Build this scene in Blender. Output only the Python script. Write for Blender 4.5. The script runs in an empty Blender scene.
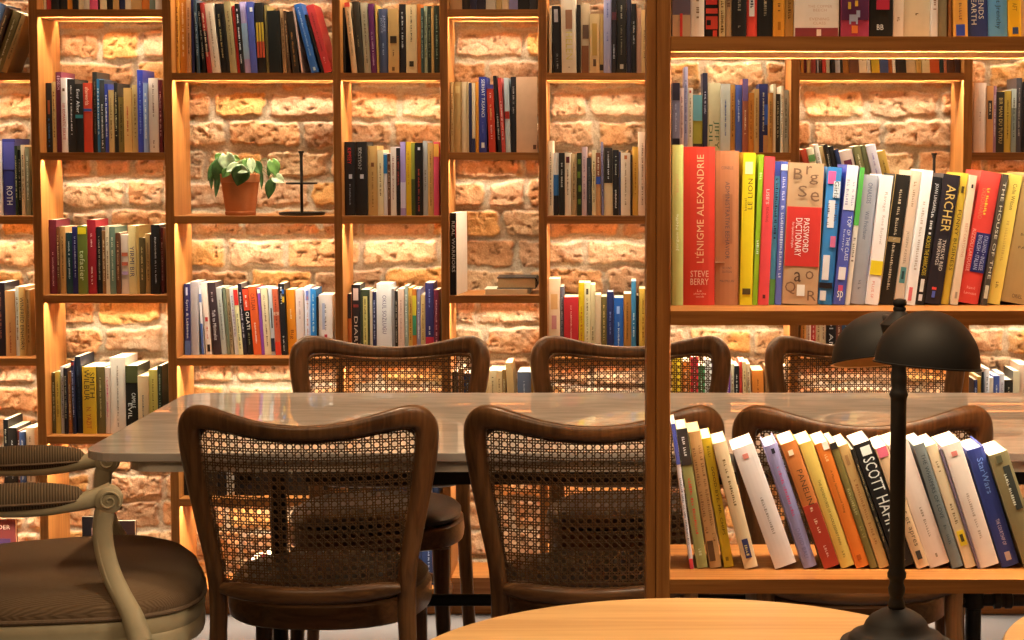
import bpy, math, random
import numpy as np
from mathutils import Vector, Matrix
random.seed(7)
PI = math.pi
scene = bpy.context.scene
COL = scene.collection

# ------------------------------------------------------------------ camera
F, CX, CY, TP = 1855.0, 624.0, 282.0, 132.0/1855.0
H = 1.345
P = math.atan(TP)
cd = bpy.data.cameras.new('camera'); cam = bpy.data.objects.new('camera', cd); COL.objects.link(cam)
cam.location = (0, 0, H); cam.rotation_euler = (PI/2 - P, 0, 0)
cd.sensor_width = 36; cd.lens = F/1024*36
cd.shift_x = (512-CX)/1024; cd.shift_y = -(320-CY)/1024
cd.clip_start = .05
scene.camera = cam

def W(px, py, Y):
    u = (px-CX)/F; v = (py-CY)/F
    dy = math.cos(P) - v*math.sin(P); dz = -math.sin(P) - v*math.cos(P)
    t = Y/dy
    return Vector((u*t, Y, H+dz*t))
def X(px, Y, py=200): return W(px, py, Y).x
def Z(py, Y): return W(CX, py, Y).z

YF = 5.30          # front edge of the wall bookcase
DF = .21
YB = YF + DF       # face of the brick wall
YN = 2.77          # front edge of the open bookcase
DN = .25
TABZ = .75

# ------------------------------------------------------------------ materials
def lin(h):
    c = [int(h[i:i+2], 16)/255 for i in (0, 2, 4)]
    return [x/12.92 if x <= .04045 else ((x+.055)/1.055)**2.4 for x in c]
MATS = {}
def newmat(name):
    m = bpy.data.materials.new(name); m.use_nodes = True
    nt = m.node_tree; b = nt.nodes['Principled BSDF']
    return m, nt, b
def N(nt, t, **kw):
    n = nt.nodes.new(t)
    for k, v in kw.items(): setattr(n, k, v)
    return n
def plain(name, rgb, rough=.5, metal=0, spec=.4, var=.12, scale=60, bump=0, coat=0):
    if name in MATS: return MATS[name]
    m, nt, b = newmat(name)
    tc = N(nt, 'ShaderNodeTexCoord'); nz = N(nt, 'ShaderNodeTexNoise'); nz.inputs['Scale'].default_value = scale
    nz.inputs['Detail'].default_value = 4
    nt.links.new(tc.outputs['Object'], nz.inputs['Vector'])
    mx = N(nt, 'ShaderNodeMix', data_type='RGBA')
    mx.inputs[6].default_value = [c*(1-var) for c in rgb]+[1]; mx.inputs[7].default_value = [min(1, c*(1+var)) for c in rgb]+[1]
    nt.links.new(nz.outputs['Fac'], mx.inputs[0]); nt.links.new(mx.outputs[2], b.inputs['Base Color'])
    b.inputs['Roughness'].default_value = rough; b.inputs['Metallic'].default_value = metal
    b.inputs['Specular IOR Level'].default_value = spec; b.inputs['Coat Weight'].default_value = coat
    b.inputs['Coat Roughness'].default_value = .15
    if bump:
        bp = N(nt, 'ShaderNodeBump'); bp.inputs['Strength'].default_value = bump; bp.inputs['Distance'].default_value = .002
        nt.links.new(nz.outputs['Fac'], bp.inputs['Height']); nt.links.new(bp.outputs[0], b.inputs['Normal'])
    MATS[name] = m; return m
def wood(name, c1, c2, axis, rough=.45, scale=9, coat=0, spec=.35):
    """grain runs along `axis` of the object's own space"""
    if name in MATS: return MATS[name]
    m, nt, b = newmat(name)
    tc = N(nt, 'ShaderNodeTexCoord'); mp = N(nt, 'ShaderNodeMapping')
    s = [scale*14]*3; s[axis] = scale*.55; mp.inputs['Scale'].default_value = s
    nt.links.new(tc.outputs['Object'], mp.inputs['Vector'])
    n1 = N(nt, 'ShaderNodeTexNoise'); n1.inputs['Scale'].default_value = 1; n1.inputs['Detail'].default_value = 6; n1.inputs['Distortion'].default_value = .6
    nt.links.new(mp.outputs[0], n1.inputs['Vector'])
    mp2 = N(nt, 'ShaderNodeMapping'); s2 = [scale*1.3]*3; s2[axis] = scale*.12; mp2.inputs['Scale'].default_value = s2
    nt.links.new(tc.outputs['Object'], mp2.inputs['Vector'])
    n2 = N(nt, 'ShaderNodeTexNoise'); n2.inputs['Scale'].default_value = 1.2; n2.inputs['Detail'].default_value = 3
    nt.links.new(mp2.outputs[0], n2.inputs['Vector'])
    ad = N(nt, 'ShaderNodeMath', operation='MULTIPLY_ADD'); ad.inputs[1].default_value = .55
    nt.links.new(n1.outputs['Fac'], ad.inputs[0])
    ml = N(nt, 'ShaderNodeMath', operation='MULTIPLY'); ml.inputs[1].default_value = .42
    nt.links.new(n2.outputs['Fac'], ml.inputs[0]); nt.links.new(ml.outputs[0], ad.inputs[2])
    cr = N(nt, 'ShaderNodeValToRGB'); cr.color_ramp.elements[0].position = .36; cr.color_ramp.elements[1].position = .60
    cr.color_ramp.elements[0].color = list(c2)+[1]; cr.color_ramp.elements[1].color = list(c1)+[1]
    nt.links.new(ad.outputs[0], cr.inputs[0]); nt.links.new(cr.outputs[0], b.inputs['Base Color'])
    b.inputs['Roughness'].default_value = rough; b.inputs['Coat Weight'].default_value = coat; b.inputs['Coat Roughness'].default_value = .2
    b.inputs['Specular IOR Level'].default_value = spec
    bp = N(nt, 'ShaderNodeBump'); bp.inputs['Strength'].default_value = .15; bp.inputs['Distance'].default_value = .001
    nt.links.new(n1.outputs['Fac'], bp.inputs['Height']); nt.links.new(bp.outputs[0], b.inputs['Normal'])
    MATS[name] = m; return m
def emis(name, rgb, s):
    m, nt, b = newmat(name)
    b.inputs['Base Color'].default_value = (.8, .8, .8, 1)
    b.inputs['Emission Color'].default_value = list(rgb)+[1]; b.inputs['Emission Strength'].default_value = s
    return m

# book cover tones: the photograph's tone divided by the tone of white paper in the same light
WHITE = lin('f2e2cc')
def bookrgb(h):
    c = lin(h); return [max(.006, min(.86, .80*a/b)) for a, b in zip(c, WHITE)]
def bmat(h, kind='cover'):
    return plain('%s_%s' % (kind, h), bookrgb(h), rough=.42 if kind == 'cover' else .6, spec=.35, var=.10, scale=45)

WOOD_C1, WOOD_C2 = (.47, .20, .052), (.27, .095, .022)
wood_x = wood('oak_horizontal', WOOD_C1, WOOD_C2, 0)
wood_z = wood('oak_vertical', WOOD_C1, WOOD_C2, 2)
chair_wood = wood('bentwood', (.185, .085, .032), (.075, .032, .012), 2, rough=.32, scale=7, coat=.25)
rail_wood = wood('bentwood_rail', (.185, .085, .032), (.075, .032, .012), 0, rough=.32, scale=7, coat=.25)
cane_mat = plain('cane', (.095, .052, .024), rough=.5, var=.3, scale=180)
leather = plain('leather', (.035, .022, .016), rough=.38, var=.25, scale=140, bump=.25)
black_metal = plain('black_metal', (.018, .015, .013), rough=.42, spec=.4, var=.15)
lamp_black = plain('lamp_black', (.016, .014, .013), rough=.6, spec=.25, var=.12, scale=30)
lamp_inside = plain('lamp_inside', (.62, .42, .24), rough=.5)
paper = plain('paper', (.80, .70, .54), rough=.8, spec=.1, var=.10, scale=300)
oldpaper = plain('old_paper', (.62, .46, .28), rough=.85, spec=.1, var=.15, scale=300)
LEDC = (1, .84, .58)
led_front = emis('led_strip_front', LEDC, 620)
led_back = emis('led_strip_back', LEDC, 250)
led_bright = emis('led_strip_bright', LEDC, 430)

# ------------------------------------------------------------------ mesh helpers
class MB:
    def __init__(s): s.v = []; s.f = []
    def add(s, vs, fs):
        o = len(s.v); s.v += [tuple(p) for p in vs]; s.f += [tuple(i+o for i in f) for f in fs]; return s
    def box(s, x0, x1, y0, y1, z0, z1):
        return s.add([(x0,y0,z0),(x1,y0,z0),(x1,y1,z0),(x0,y1,z0),(x0,y0,z1),(x1,y0,z1),(x1,y1,z1),(x0,y1,z1)],
                     [(0,3,2,1),(4,5,6,7),(0,1,5,4),(1,2,6,5),(2,3,7,6),(3,0,4,7)])
    def cbox(s, x0, x1, y0, y1, z0, z1, c=.002):
        """box with chamfered edges"""
        vs = []; 
        for (x, sx) in ((x0, 1), (x1, -1)):
            for (y, sy) in ((y0, 1), (y1, -1)):
                for (z, sz) in ((z0, 1), (z1, -1)):
                    vs += [(x, y+sy*c, z+sz*c), (x+sx*c, y, z+sz*c), (x+sx*c, y+sy*c, z)]
        def i(a, b, d, k): return (a*4+b*2+d)*3+k
        fs = []
        for a in (0, 1): fs.append((i(a,0,0,0), i(a,1,0,0), i(a,1,1,0), i(a,0,1,0)))
        for b in (0, 1): fs.append((i(0,b,0,1), i(1,b,0,1), i(1,b,1,1), i(0,b,1,1)))
        for d in (0, 1): fs.append((i(0,0,d,2), i(1,0,d,2), i(1,1,d,2), i(0,1,d,2)))
        for a in (0, 1):
            for b in (0, 1): fs.append((i(a,b,0,0), i(a,b,1,0), i(a,b,1,1), i(a,b,0,1)))
            for d in (0, 1): fs.append((i(a,0,d,0), i(a,1,d,0), i(a,1,d,2), i(a,0,d,2)))
        for b in (0, 1):
            for d in (0, 1): fs.append((i(0,b,d,1), i(1,b,d,1), i(1,b,d,2), i(0,b,d,2)))
        for a in (0, 1):
            for b in (0, 1):
                for d in (0, 1): fs.append((i(a,b,d,0), i(a,b,d,1), i(a,b,d,2)))
        return s.add(vs, fs)
    def prism(s, poly, a0, a1, axis):
        """polygon (p,q) extruded along axis: axis 0 -> (y,z), 1 -> (x,z), 2 -> (x,y)"""
        def pt(p, a):
            return (a, p[0], p[1]) if axis == 0 else (p[0], a, p[1]) if axis == 1 else (p[0], p[1], a)
        n = len(poly)
        vs = [pt(p, a0) for p in poly]+[pt(p, a1) for p in poly]
        fs = [tuple(range(n-1, -1, -1)), tuple(range(n, 2*n))]+[(i, (i+1) % n, n+(i+1) % n, n+i) for i in range(n)]
        return s.add(vs, fs)
    def lathe(s, prof, c=(0, 0, 0), n=32, M=None, cap=True):
        vs = []; fs = []
        for (r, z) in prof:
            for k in range(n):
                a = 2*PI*k/n; p = Vector((r*math.cos(a), r*math.sin(a), z))
                if M: p = M @ p
                vs.append(p+Vector(c))
        for j in range(len(prof)-1):
            for k in range(n):
                fs.append((j*n+k, j*n+(k+1) % n, (j+1)*n+(k+1) % n, (j+1)*n+k))
        if cap:
            fs.append(tuple(range(n-1, -1, -1))); fs.append(tuple(range((len(prof)-1)*n, len(prof)*n)))
        return s.add(vs, fs)
    def sweep(s, pts, ra, rb, nref, n=12, p=.75, closed=False, cap=True):
        """tube along pts; ra = half width across, rb = half thickness along nref"""
        pts = [Vector(q) for q in pts]; m = len(pts); vs = []; fs = []
        for i, q in enumerate(pts):
            if closed: t = pts[(i+1) % m]-pts[i-1]
            else: t = pts[min(i+1, m-1)]-pts[max(i-1, 0)]
            t.normalize()
            nr = Vector(nref[i] if isinstance(nref, list) else nref)
            nn = (nr-t*nr.dot(t)).normalized(); b = t.cross(nn)
            a_ = ra[i] if isinstance(ra, (list, tuple)) else ra; b_ = rb[i] if isinstance(rb, (list, tuple)) else rb
            for k in range(n):
                g = 2*PI*k/n; c_, s_ = math.cos(g), math.sin(g)
                vs.append(q+b*(a_*math.copysign(abs(c_)**p, c_))+nn*(b_*math.copysign(abs(s_)**p, s_)))
        for j in range(m if closed else m-1):
            j2 = (j+1) % m
            for k in range(n): fs.append((j*n+k, j*n+(k+1) % n, j2*n+(k+1) % n, j2*n+k))
        if cap and not closed:
            fs.append(tuple(range(n-1, -1, -1))); fs.append(tuple(range((m-1)*n, m*n)))
        return s.add(vs, fs)
    def build(s, name, mat, parent=None, smooth=False, bevel=0, seg=2, sub=0):
        me = bpy.data.meshes.new(name); me.from_pydata(s.v, [], s.f); me.update()
        if mat: me.materials.append(mat)
        if smooth: me.polygons.foreach_set('use_smooth', [True]*len(me.polygons))
        o = bpy.data.objects.new(name, me); COL.objects.link(o)
        if parent: o.parent = parent
        if bevel:
            b = o.modifiers.new('bevel', 'BEVEL'); b.width = bevel; b.segments = seg; b.limit_method = 'ANGLE'
        if sub:
            b = o.modifiers.new('sub', 'SUBSURF'); b.levels = sub; b.render_levels = sub
        if smooth and not sub:
            try: me.set_sharp_from_angle(angle=math.radians(42))
            except Exception: pass
        return o
def tag(o, label=None, cat=None, group=None, kind=None):
    if label: o['label'] = label
    if cat: o['category'] = cat
    if group: o['group'] = group
    if kind: o['kind'] = kind
    return o
def thing(name, label, cat, loc=(0, 0, 0), rz=0, group=None):
    o = bpy.data.objects.new(name, None); COL.objects.link(o); o.empty_display_size = .05
    o.location = loc; o.rotation_euler = (0, 0, rz)
    return tag(o, label, cat, group)
def kids(o): return [c for c in bpy.data.objects if c.parent == o]
def copy_tree(o, parent=None):
    c = o.copy(); COL.objects.link(c); c.parent = parent
    for ch in kids(o): copy_tree(ch, c)
    return c
def spline(P_, n=6, closed=False):
    P_ = [Vector(p) for p in P_]; out = []; m = len(P_)
    for i in range(m if closed else m-1):
        if closed: a, b, c, d = P_[i-1], P_[i], P_[(i+1) % m], P_[(i+2) % m]
        else: a, b, c, d = P_[max(i-1, 0)], P_[i], P_[i+1], P_[min(i+2, m-1)]
        for k in range(n):
            t = k/n
            out.append(.5*((2*b)+(c-a)*t+(2*a-5*b+4*c-d)*t*t+(3*b-a-3*c+d)*t**3))
    if not closed: out.append(P_[-1])
    return out

# ------------------------------------------------------------------ room shell
# floor
m, nt, b = newmat('floor_concrete')
tc = N(nt, 'ShaderNodeTexCoord'); nz = N(nt, 'ShaderNodeTexNoise'); nz.inputs['Scale'].default_value = 3; nz.inputs['Detail'].default_value = 8
nt.links.new(tc.outputs['Object'], nz.inputs['Vector'])
cr = N(nt, 'ShaderNodeValToRGB'); cr.color_ramp.elements[0].color = (.055, .054, .064, 1); cr.color_ramp.elements[1].color = (.095, .091, .105, 1)
nt.links.new(nz.outputs['Fac'], cr.inputs[0]); nt.links.new(cr.outputs[0], b.inputs['Base Color']); b.inputs['Roughness'].default_value = .45
XL, XR, YBACK, ZC = -2.34, 1.74, -2.2, 2.75
tag(MB().box(XL, XR, YBACK, YB+.1, -.05, 0).build('floor', m), kind='structure')
plaster = plain('plaster', (.34, .25, .17), rough=.9, spec=.1, var=.08, scale=8)
ceilm = plain('ceiling_paint', (.30, .24, .18), rough=.9, spec=.1, var=.05, scale=8)
tag(MB().box(XL, XR, YBACK, YB+.1, ZC, ZC+.05).build('ceiling', ceilm), kind='structure')
tag(MB().box(XL-.1, XL, YBACK, YB+.1, 0, ZC).build('wall_left', plaster), kind='structure')
tag(MB().box(XR, XR+.1, YBACK, YB+.1, 0, ZC).build('wall_right', plaster), kind='structure')
tag(MB().box(XL, XR, YBACK-.1, YBACK, 0, ZC).build('wall_front', plaster), kind='structure')

# brick wall with real relief
def vnoise(x, y, seed):
    xi = np.floor(x).astype(np.int64); yi = np.floor(y).astype(np.int64); fx = x-xi; fy = y-yi
    fx = fx*fx*(3-2*fx); fy = fy*fy*(3-2*fy)
    def h(a, b_):
        n = (a*374761393+b_*668265263+seed*144665) & 0xffffffff
        n = ((n ^ (n >> 13))*1274126177) & 0xffffffff
        return ((n ^ (n >> 16)) & 0xffff)/65535.0
    return (h(xi, yi)*(1-fx)+h(xi+1, yi)*fx)*(1-fy)+(h(xi, yi+1)*(1-fx)+h(xi+1, yi+1)*fx)*fy
def fbm(x, y, seed, o=4):
    r = 0; a = .5
    for k in range(o): r = r+a*vnoise(x*2**k, y*2**k, seed+k*17); a *= .5
    return r
def brick_wall():
    st = .0036; x0, x1, z0, z1 = -2.35, 1.75, 0, 2.752
    nx = int((x1-x0)/st)+1; nzz = int((z1-z0)/st)+1
    xs = np.linspace(x0, x1, nx); zs = np.linspace(z0, z1, nzz)
    gx, gz = np.meshgrid(xs, zs)
    wx = gx+(fbm(gx*14, gz*14, 3)-.47)*.030; wz = gz+(fbm(gx*10, gz*16, 9)-.47)*.030
    rh = .0879; ph = Z(149.5, YB)
    row = np.floor((wz-ph)/rh).astype(int); fz = (wz-ph)-row*rh
    sd = np.minimum(fz, rh-fz)
    bid = np.zeros_like(row); dxm = np.full(gx.shape, 1.0)
    rng = random.Random(11)
    special = {0: (226, 302), 1: (268, 340), -1: (262, 330)}
    for r in range(row.min(), row.max()+1):
        seam = []; x = x0-.3+rng.random()*.2
        while x < x1+.4: seam.append(x); x += rng.choice((.215, .225, .205, .235, .19, .12))*(.94+.12*rng.random())
        if r in special:
            a = [X(p, YB) for p in special[r]]
            seam = [q for q in seam if q < a[0]-.15]+a+[q for q in seam if q > a[1]+.15]
        seam = np.array(seam); mk = row == r
        q = wx[mk]; k = np.searchsorted(seam, q); k = np.clip(k, 1, len(seam)-1)
        dxm[mk] = np.minimum(q-seam[k-1], seam[k]-q); bid[mk] = (r+60)*100+k
    hj, vj = .0072, .0068
    a = sd-hj; c = dxm-vj; rr = .012
    # rounded-rectangle distance to the brick's edge, positive inside
    rough0 = (fbm(gx*60, gz*60, 81)-.47)*.012
    d = np.where((a < rr) & (c < rr), rr-np.sqrt(np.maximum(rr-a, 0)**2+np.maximum(rr-c, 0)**2), np.minimum(a, c))
    t = np.clip((d+rough0)/.0055, 0, 1); t = t*t*(3-2*t)
    hid = ((bid*7919) % 1009)/1009.0; hid2 = ((bid*3571) % 997)/997.0; hid3 = ((bid*1543) % 991)/991.0
    rough = fbm(gx*40, gz*40, 21)-.47
    pits = np.clip((fbm(gx*60, gz*75, 31)-.60)*7, 0, 1)
    big = fbm(gx*9, gz*12, 41)-.47
    crack = np.clip(1-np.abs(fbm(gx*16, gz*22, 91)-.47)/.012, 0, 1)*np.clip((fbm(gx*6, gz*6, 95)-.45)*8, 0, 1)
    hgt = t*(.0085+.005*(hid-.5)+big*.008)+rough*.0075*(.5+t)-pits*.007*t+(fbm(gx*110, gz*110, 97)-.47)*.0032-crack*.004*t
    # mortar smeared over some bricks
    smear = np.clip((fbm(gx*7+hid*3, gz*11, 51)-.54)*7, 0, 1)
    y = YB+.018-hgt
    y = np.maximum(y, YB-.0012)
    pal = np.array([(.60, .36, .195), (.51, .285, .15), (.57, .39, .26), (.66, .47, .30), (.50, .325, .21), (.66, .38, .15)])
    pi_ = (hid2*6).astype(int).clip(0, 5); bc = pal[pi_]*(.86+.26*hid3)[..., None]
    bc = bc*(1+(fbm(gx*30, gz*30, 61)-.47)*.5)[..., None]
    mort = np.array([.46, .405, .33])*(1+(fbm(gx*45, gz*45, 71)-.47)*.4)[..., None]
    f = (t*(1-.55*smear))[..., None]
    col = np.clip(mort*(1-f)+bc*f, .02, .9)
    col = col*(1-.45*pits*t)[..., None]
    vs = np.stack([gx, y, gz], -1).reshape(-1, 3)
    i = np.arange(nx*nzz).reshape(nzz, nx)
    q = np.stack([i[:-1, :-1], i[:-1, 1:], i[1:, 1:], i[1:, :-1]], -1).reshape(-1, 4)
    me = bpy.data.meshes.new('wall_back')
    me.vertices.add(len(vs)); me.vertices.foreach_set('co', vs.astype(np.float32).ravel())
    me.loops.add(q.size); me.loops.foreach_set('vertex_index', q.astype(np.int32).ravel())
    me.polygons.add(len(q)); me.polygons.foreach_set('loop_start', (np.arange(len(q))*4).astype(np.int32))
    me.polygons.foreach_set('use_smooth', np.ones(len(q), dtype=bool))
    me.update(calc_edges=True); me.validate()
    at = me.color_attributes.new('brick', 'FLOAT_COLOR', 'POINT')
    at.data.foreach_set('color', np.concatenate([col.reshape(-1, 3), np.ones((len(vs), 1))], 1).astype(np.float32).ravel())
    m, nt, b = newmat('old_brick')
    ca = N(nt, 'ShaderNodeVertexColor', layer_name='brick')
    tc = N(nt, 'ShaderNodeTexCoord'); nz = N(nt, 'ShaderNodeTexNoise'); nz.inputs['Scale'].default_value = 190; nz.inputs['Detail'].default_value = 6
    nt.links.new(tc.outputs['Object'], nz.inputs['Vector'])
    mx = N(nt, 'ShaderNodeMix', data_type='RGBA', blend_type='MULTIPLY'); mx.inputs[0].default_value = .55
    cr = N(nt, 'ShaderNodeValToRGB'); cr.color_ramp.elements[0].position = .3; cr.color_ramp.elements[0].color = (.55, .5, .45, 1); cr.color_ramp.elements[1].position = .62
    nt.links.new(nz.outputs['Fac'], cr.inputs[0])
    nt.links.new(ca.outputs[0], mx.inputs[6]); nt.links.new(cr.outputs[0], mx.inputs[7]); nt.links.new(mx.outputs[2], b.inputs['Base Color'])
    bp = N(nt, 'ShaderNodeBump'); bp.inputs['Strength'].default_value = .5; bp.inputs['Distance'].default_value = .003
    nt.links.new(nz.outputs['Fac'], bp.inputs['Height']); nt.links.new(bp.outputs[0], b.inputs['Normal'])
    b.inputs['Roughness'].default_value = .9; b.inputs['Specular IOR Level'].default_value = .15
    me.materials.append(m)
    o = bpy.data.objects.new('wall_back', me); COL.objects.link(o); tag(o, kind='structure')
brick_wall()

# ------------------------------------------------------------------ the two bookcases
TH = .0215
def shelf_board(root, x0, x1, yf, depth, ztop, lit=True):
    """board with two grooves on its underside; an LED tape lies in each groove"""
    zb = ztop-TH; g = .0135; c1, c2 = .020, depth-.030; hw = .0085
    poly = [(yf, ztop), (yf, zb)]
    for c in (c1, c2): poly += [(yf+c-hw, zb), (yf+c-hw, zb+g), (yf+c+hw, zb+g), (yf+c+hw, zb)]
    poly += [(yf+depth, zb), (yf+depth, ztop)]
    o = MB().prism(poly, x0, x1, 0).build('shelf', wood_x, root)
    if lit:
        for c in (c1, c2):
            b = MB().add([(x0+.006, yf+c-.0025, zb+g-.0012), (x1-.006, yf+c-.0025, zb+g-.0012), (x1-.006, yf+c+.0025, zb+g-.0012), (x0+.006, yf+c+.0025, zb+g-.0012)], [(0, 3, 2, 1)])
            b.build('led_strip', led_bright if yf == YN else led_front if c == c1 else led_back, o)
    return o
root = thing('wall_bookcase', 'oak wall bookcase of staggered lit shelves against the brick wall', 'bookcase', (0, 0, 0))
UP = [(30.0, 38.8), (163.3, 172.2), (332.7, 340.9), (440.0, 448.2), (538.3, 546.7), (648, 656.5), (791, 799.9), (963.8, 972.8), (1100, 1109)]
UPX = [(X(a, YF, 90), X(b_, YF, 90)) for a, b_ in UP]
TOPZ = Z(-150, YF)
UPX.insert(0, (UPX[0][0]-.50, UPX[0][0]-.476))
for a, b_ in UPX: MB().cbox(a, b_, YF, YF+DF-.002, 0, TOPZ, .001).build('upright', wood_z, root)
A_Y = [-133, 9.3, 152.5, 295.5, 436.5, 578]
B_Y = [-69, 72.8, 216.2, 358.3, 499, 640]
COLTYPE = 'BABBABABA'                 # bay i lies between upright i and i+1
SHELFZ = {}
for i, t in enumerate(COLTYPE):
    for j, py in enumerate(A_Y if t == 'A' else B_Y):
        if py == 640: continue
        z = Z(py, YF); SHELFZ[(i, j)] = z
        shelf_board(root, UPX[i][1], UPX[i+1][0], YF, DF-.004, z, lit=py != 578)
    if t == 'B':
        z = .075; SHELFZ[(i, 5)] = z
        MB().box(UPX[i][1], UPX[i+1][0], YF+.002, YF+DF-.004, z-.02, z).build('shelf', wood_x, root)
    else: z = SHELFZ[(i, 5)]
    MB().box(UPX[i][1], UPX[i+1][0], YF+.012, YF+.03, 0, z-.0225).build('plinth', wood_x, root)
MB().box(UPX[0][0], UPX[-1][1], YF-.002, YF+DF-.002, TOPZ, TOPZ+.022).build('top_board', wood_x, root)

front = thing('open_bookcase', 'oak open-backed bookcase in front on the right, tall post at its left', 'bookcase', (0, 0, 0))
pxl, pxm, pxr = X(646.6, YN+.02, 200), X(656.6, YN, 200), X(670.8, YN, 200)
MB().cbox(pxm, pxr, YN, YN+DN, 0, 2.12, .001).build('upright', wood_z, front)
MB().cbox(pxl, pxm-.0005, YN+.012, YN+DN-.01, 0, 2.12, .001).build('side_panel', wood_z, front)
FXR = 1.55
MB().cbox(FXR, FXR+.022, YN, YN+DN, 0, 2.12, .001).build('upright', wood_z, front)
FZ = [Z(36.4, YN)+.405, Z(36.4, YN), Z(311, YN), Z(579.5, YN), Z(579.5, YN)-.40]
for k, z in enumerate(FZ): shelf_board(front, pxr, FXR, YN, DN, z, lit=k < 4 and k != 3)
MB().box(pxl, FXR+.022, YN, YN+DN, 2.12, 2.142).build('top_board', wood_x, front)
# ------------------------------------------------------------------ lettering
GLY = {}
def glyphs(s):
    """outline of a line of lettering scaled to the unit box"""
    if s in GLY: return GLY[s]
    cu = bpy.data.curves.new('lettering', 'FONT'); cu.body = s; cu.resolution_u = 2; cu.space_character = 1.05
    ob = bpy.data.objects.new('lettering', cu)
    me = bpy.data.meshes.new_from_object(ob)
    vs = [(v.co.x, v.co.y) for v in me.vertices]; fs = [tuple(p.vertices) for p in me.polygons]
    bpy.data.objects.remove(ob); bpy.data.curves.remove(cu); bpy.data.meshes.remove(me)
    a0 = min(v[0] for v in vs); a1 = max(v[0] for v in vs); b0 = min(v[1] for v in vs); b1 = max(v[1] for v in vs)
    vs = [((x-a0)/(a1-a0+1e-9), (y-b0)/(b1-b0+1e-9)) for x, y in vs]
    GLY[s] = (vs, fs); return GLY[s]
def letter_mesh(mb, s, w, h, f0, f1, g0, g1, o, y, x0=0, pt=None):
    vs, fs = glyphs(s); out = []
    for u, v in vs:
        if o == 'd': x = g0+(g1-g0)*v; z = f0+(f1-f0)*u
        elif o == 'u': x = g1-(g1-g0)*v; z = f1-(f1-f0)*u
        else: x = g0+(g1-g0)*u; z = f1-(f1-f0)*v
        out.append((x0+x*w, y, h*(1-z)))
    mb.add(out, fs)
def marks(mb, rng, w, h, f0, f1, n, y, x0, o='d'):
    """rows of small worn lettering too fine to read"""
    for r in range(n):
        wd = min(.5/n, .0046/max(w, .004)); cx = (r+.5)/n
        a = f0+rng.random()*.04; e = f1-rng.random()*.06
        ch = max(.0034, min(.006, wd*w*1.0))
        z = a*h
        while z < e*h:
            if rng.random() < .16: z += ch*.8; continue
            l = ch*(.35+.35*rng.random()); ww = wd*w*(.65+.35*rng.random())
            xa = x0+cx*w-ww/2; 
            if rng.random() < .5:
                mb.add([(xa, y, h-z), (xa+ww, y, h-z), (xa+ww, y, h-z-l), (xa, y, h-z-l)], [(0, 1, 2, 3)])
            else:
                t = l*.38
                mb.add([(xa, y, h-z), (xa+ww, y, h-z), (xa+ww, y, h-z-t), (xa, y, h-z-t)], [(0, 1, 2, 3)])
                mb.add([(xa, y, h-z-t), (xa+ww*.4, y, h-z-t), (xa+ww*.4, y, h-z-l), (xa, y, h-z-l)], [(0, 1, 2, 3)])
            z += l+ch*.28

# ------------------------------------------------------------------ books
NB = 0
# titles too blurred in the photograph to read: only worn rows of marks
VAGUE = set('''MISAK_CEVDET Kuzey_Ruzgari POLIS_KONUSTU LES_REBELLES EMMA_CONSTANCE_WEST EVA_RASPUTIN HAROLD_PINTER GENESLERI GRYPHON billzage
NARRATIVE_DE_BOEUFS CEM_SEZENIN PARIS_XVII Fast_Food Robert_Rosecrans Ahhiyaf THE_Hommery BOBS_MAD Aldan_&_Uzay_duzeni MAURITA Murat_Gulsoy DAVID_SMILEY_THE_CHASM NICHOL Liz
PERTEV ISMI ALIN_YASEN Kadinsiz BELKI KAHVE_GIBI Elvan_Oz Ates_Esrar Orhan_Pamuk Kirmizi_Saclı J.P.Esrar KITAP_TAS_AFF George_Orwell SONATANA LEMUR YUNUS_ALINTILAR_BURHAN
Cinayet_Alfabesi AKSELEN KAZA ALEXIS DOSTOYEVSKI MARTINI AVI_YILMAZ BUDAPESTE Cool_Hand_Monica ISSIZ JOURNALS_TUZU MARGUERITE_YOURS ALBERT_CAMUS ACIMASIZ GENCLIK ADIZ BERGMAN KUNDERA
Gomme_Tranchy hachette TURK_EDEBIYATI_USTUNE FRATINI_-_RETROSPECTION JOSEPH_KESSEL_: DE_NEUVE_CAPE_-_SENTIMENTS Read_and_Ride RudyCato Panther DONALD_HANEWAY Radio_Valley_Tuesday_Two JEFF_BELART
BUTTERCO Jean_Luciani_l'aube_de_la_nuit TOME Jean_Plaidy_de_nos_nuits Rose_sous_l'Azur_Margaux Dimitri_Filament MS Herz_des_Sieges_Uber Somnambule_de_la_Victoire Lou_Andreas_Salom Nouvelle_Edition
Jerome_Salinger_Cavendish JOURNEY Bir_Dugun Ankara LIVRE_DE_POCHE KILARDA_SONNETLI BEN_NOSTRES_BERINGEN Don't_Give and_Spit Taginme Josh artdis'''.split())
ALLBOOKS = []
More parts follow.
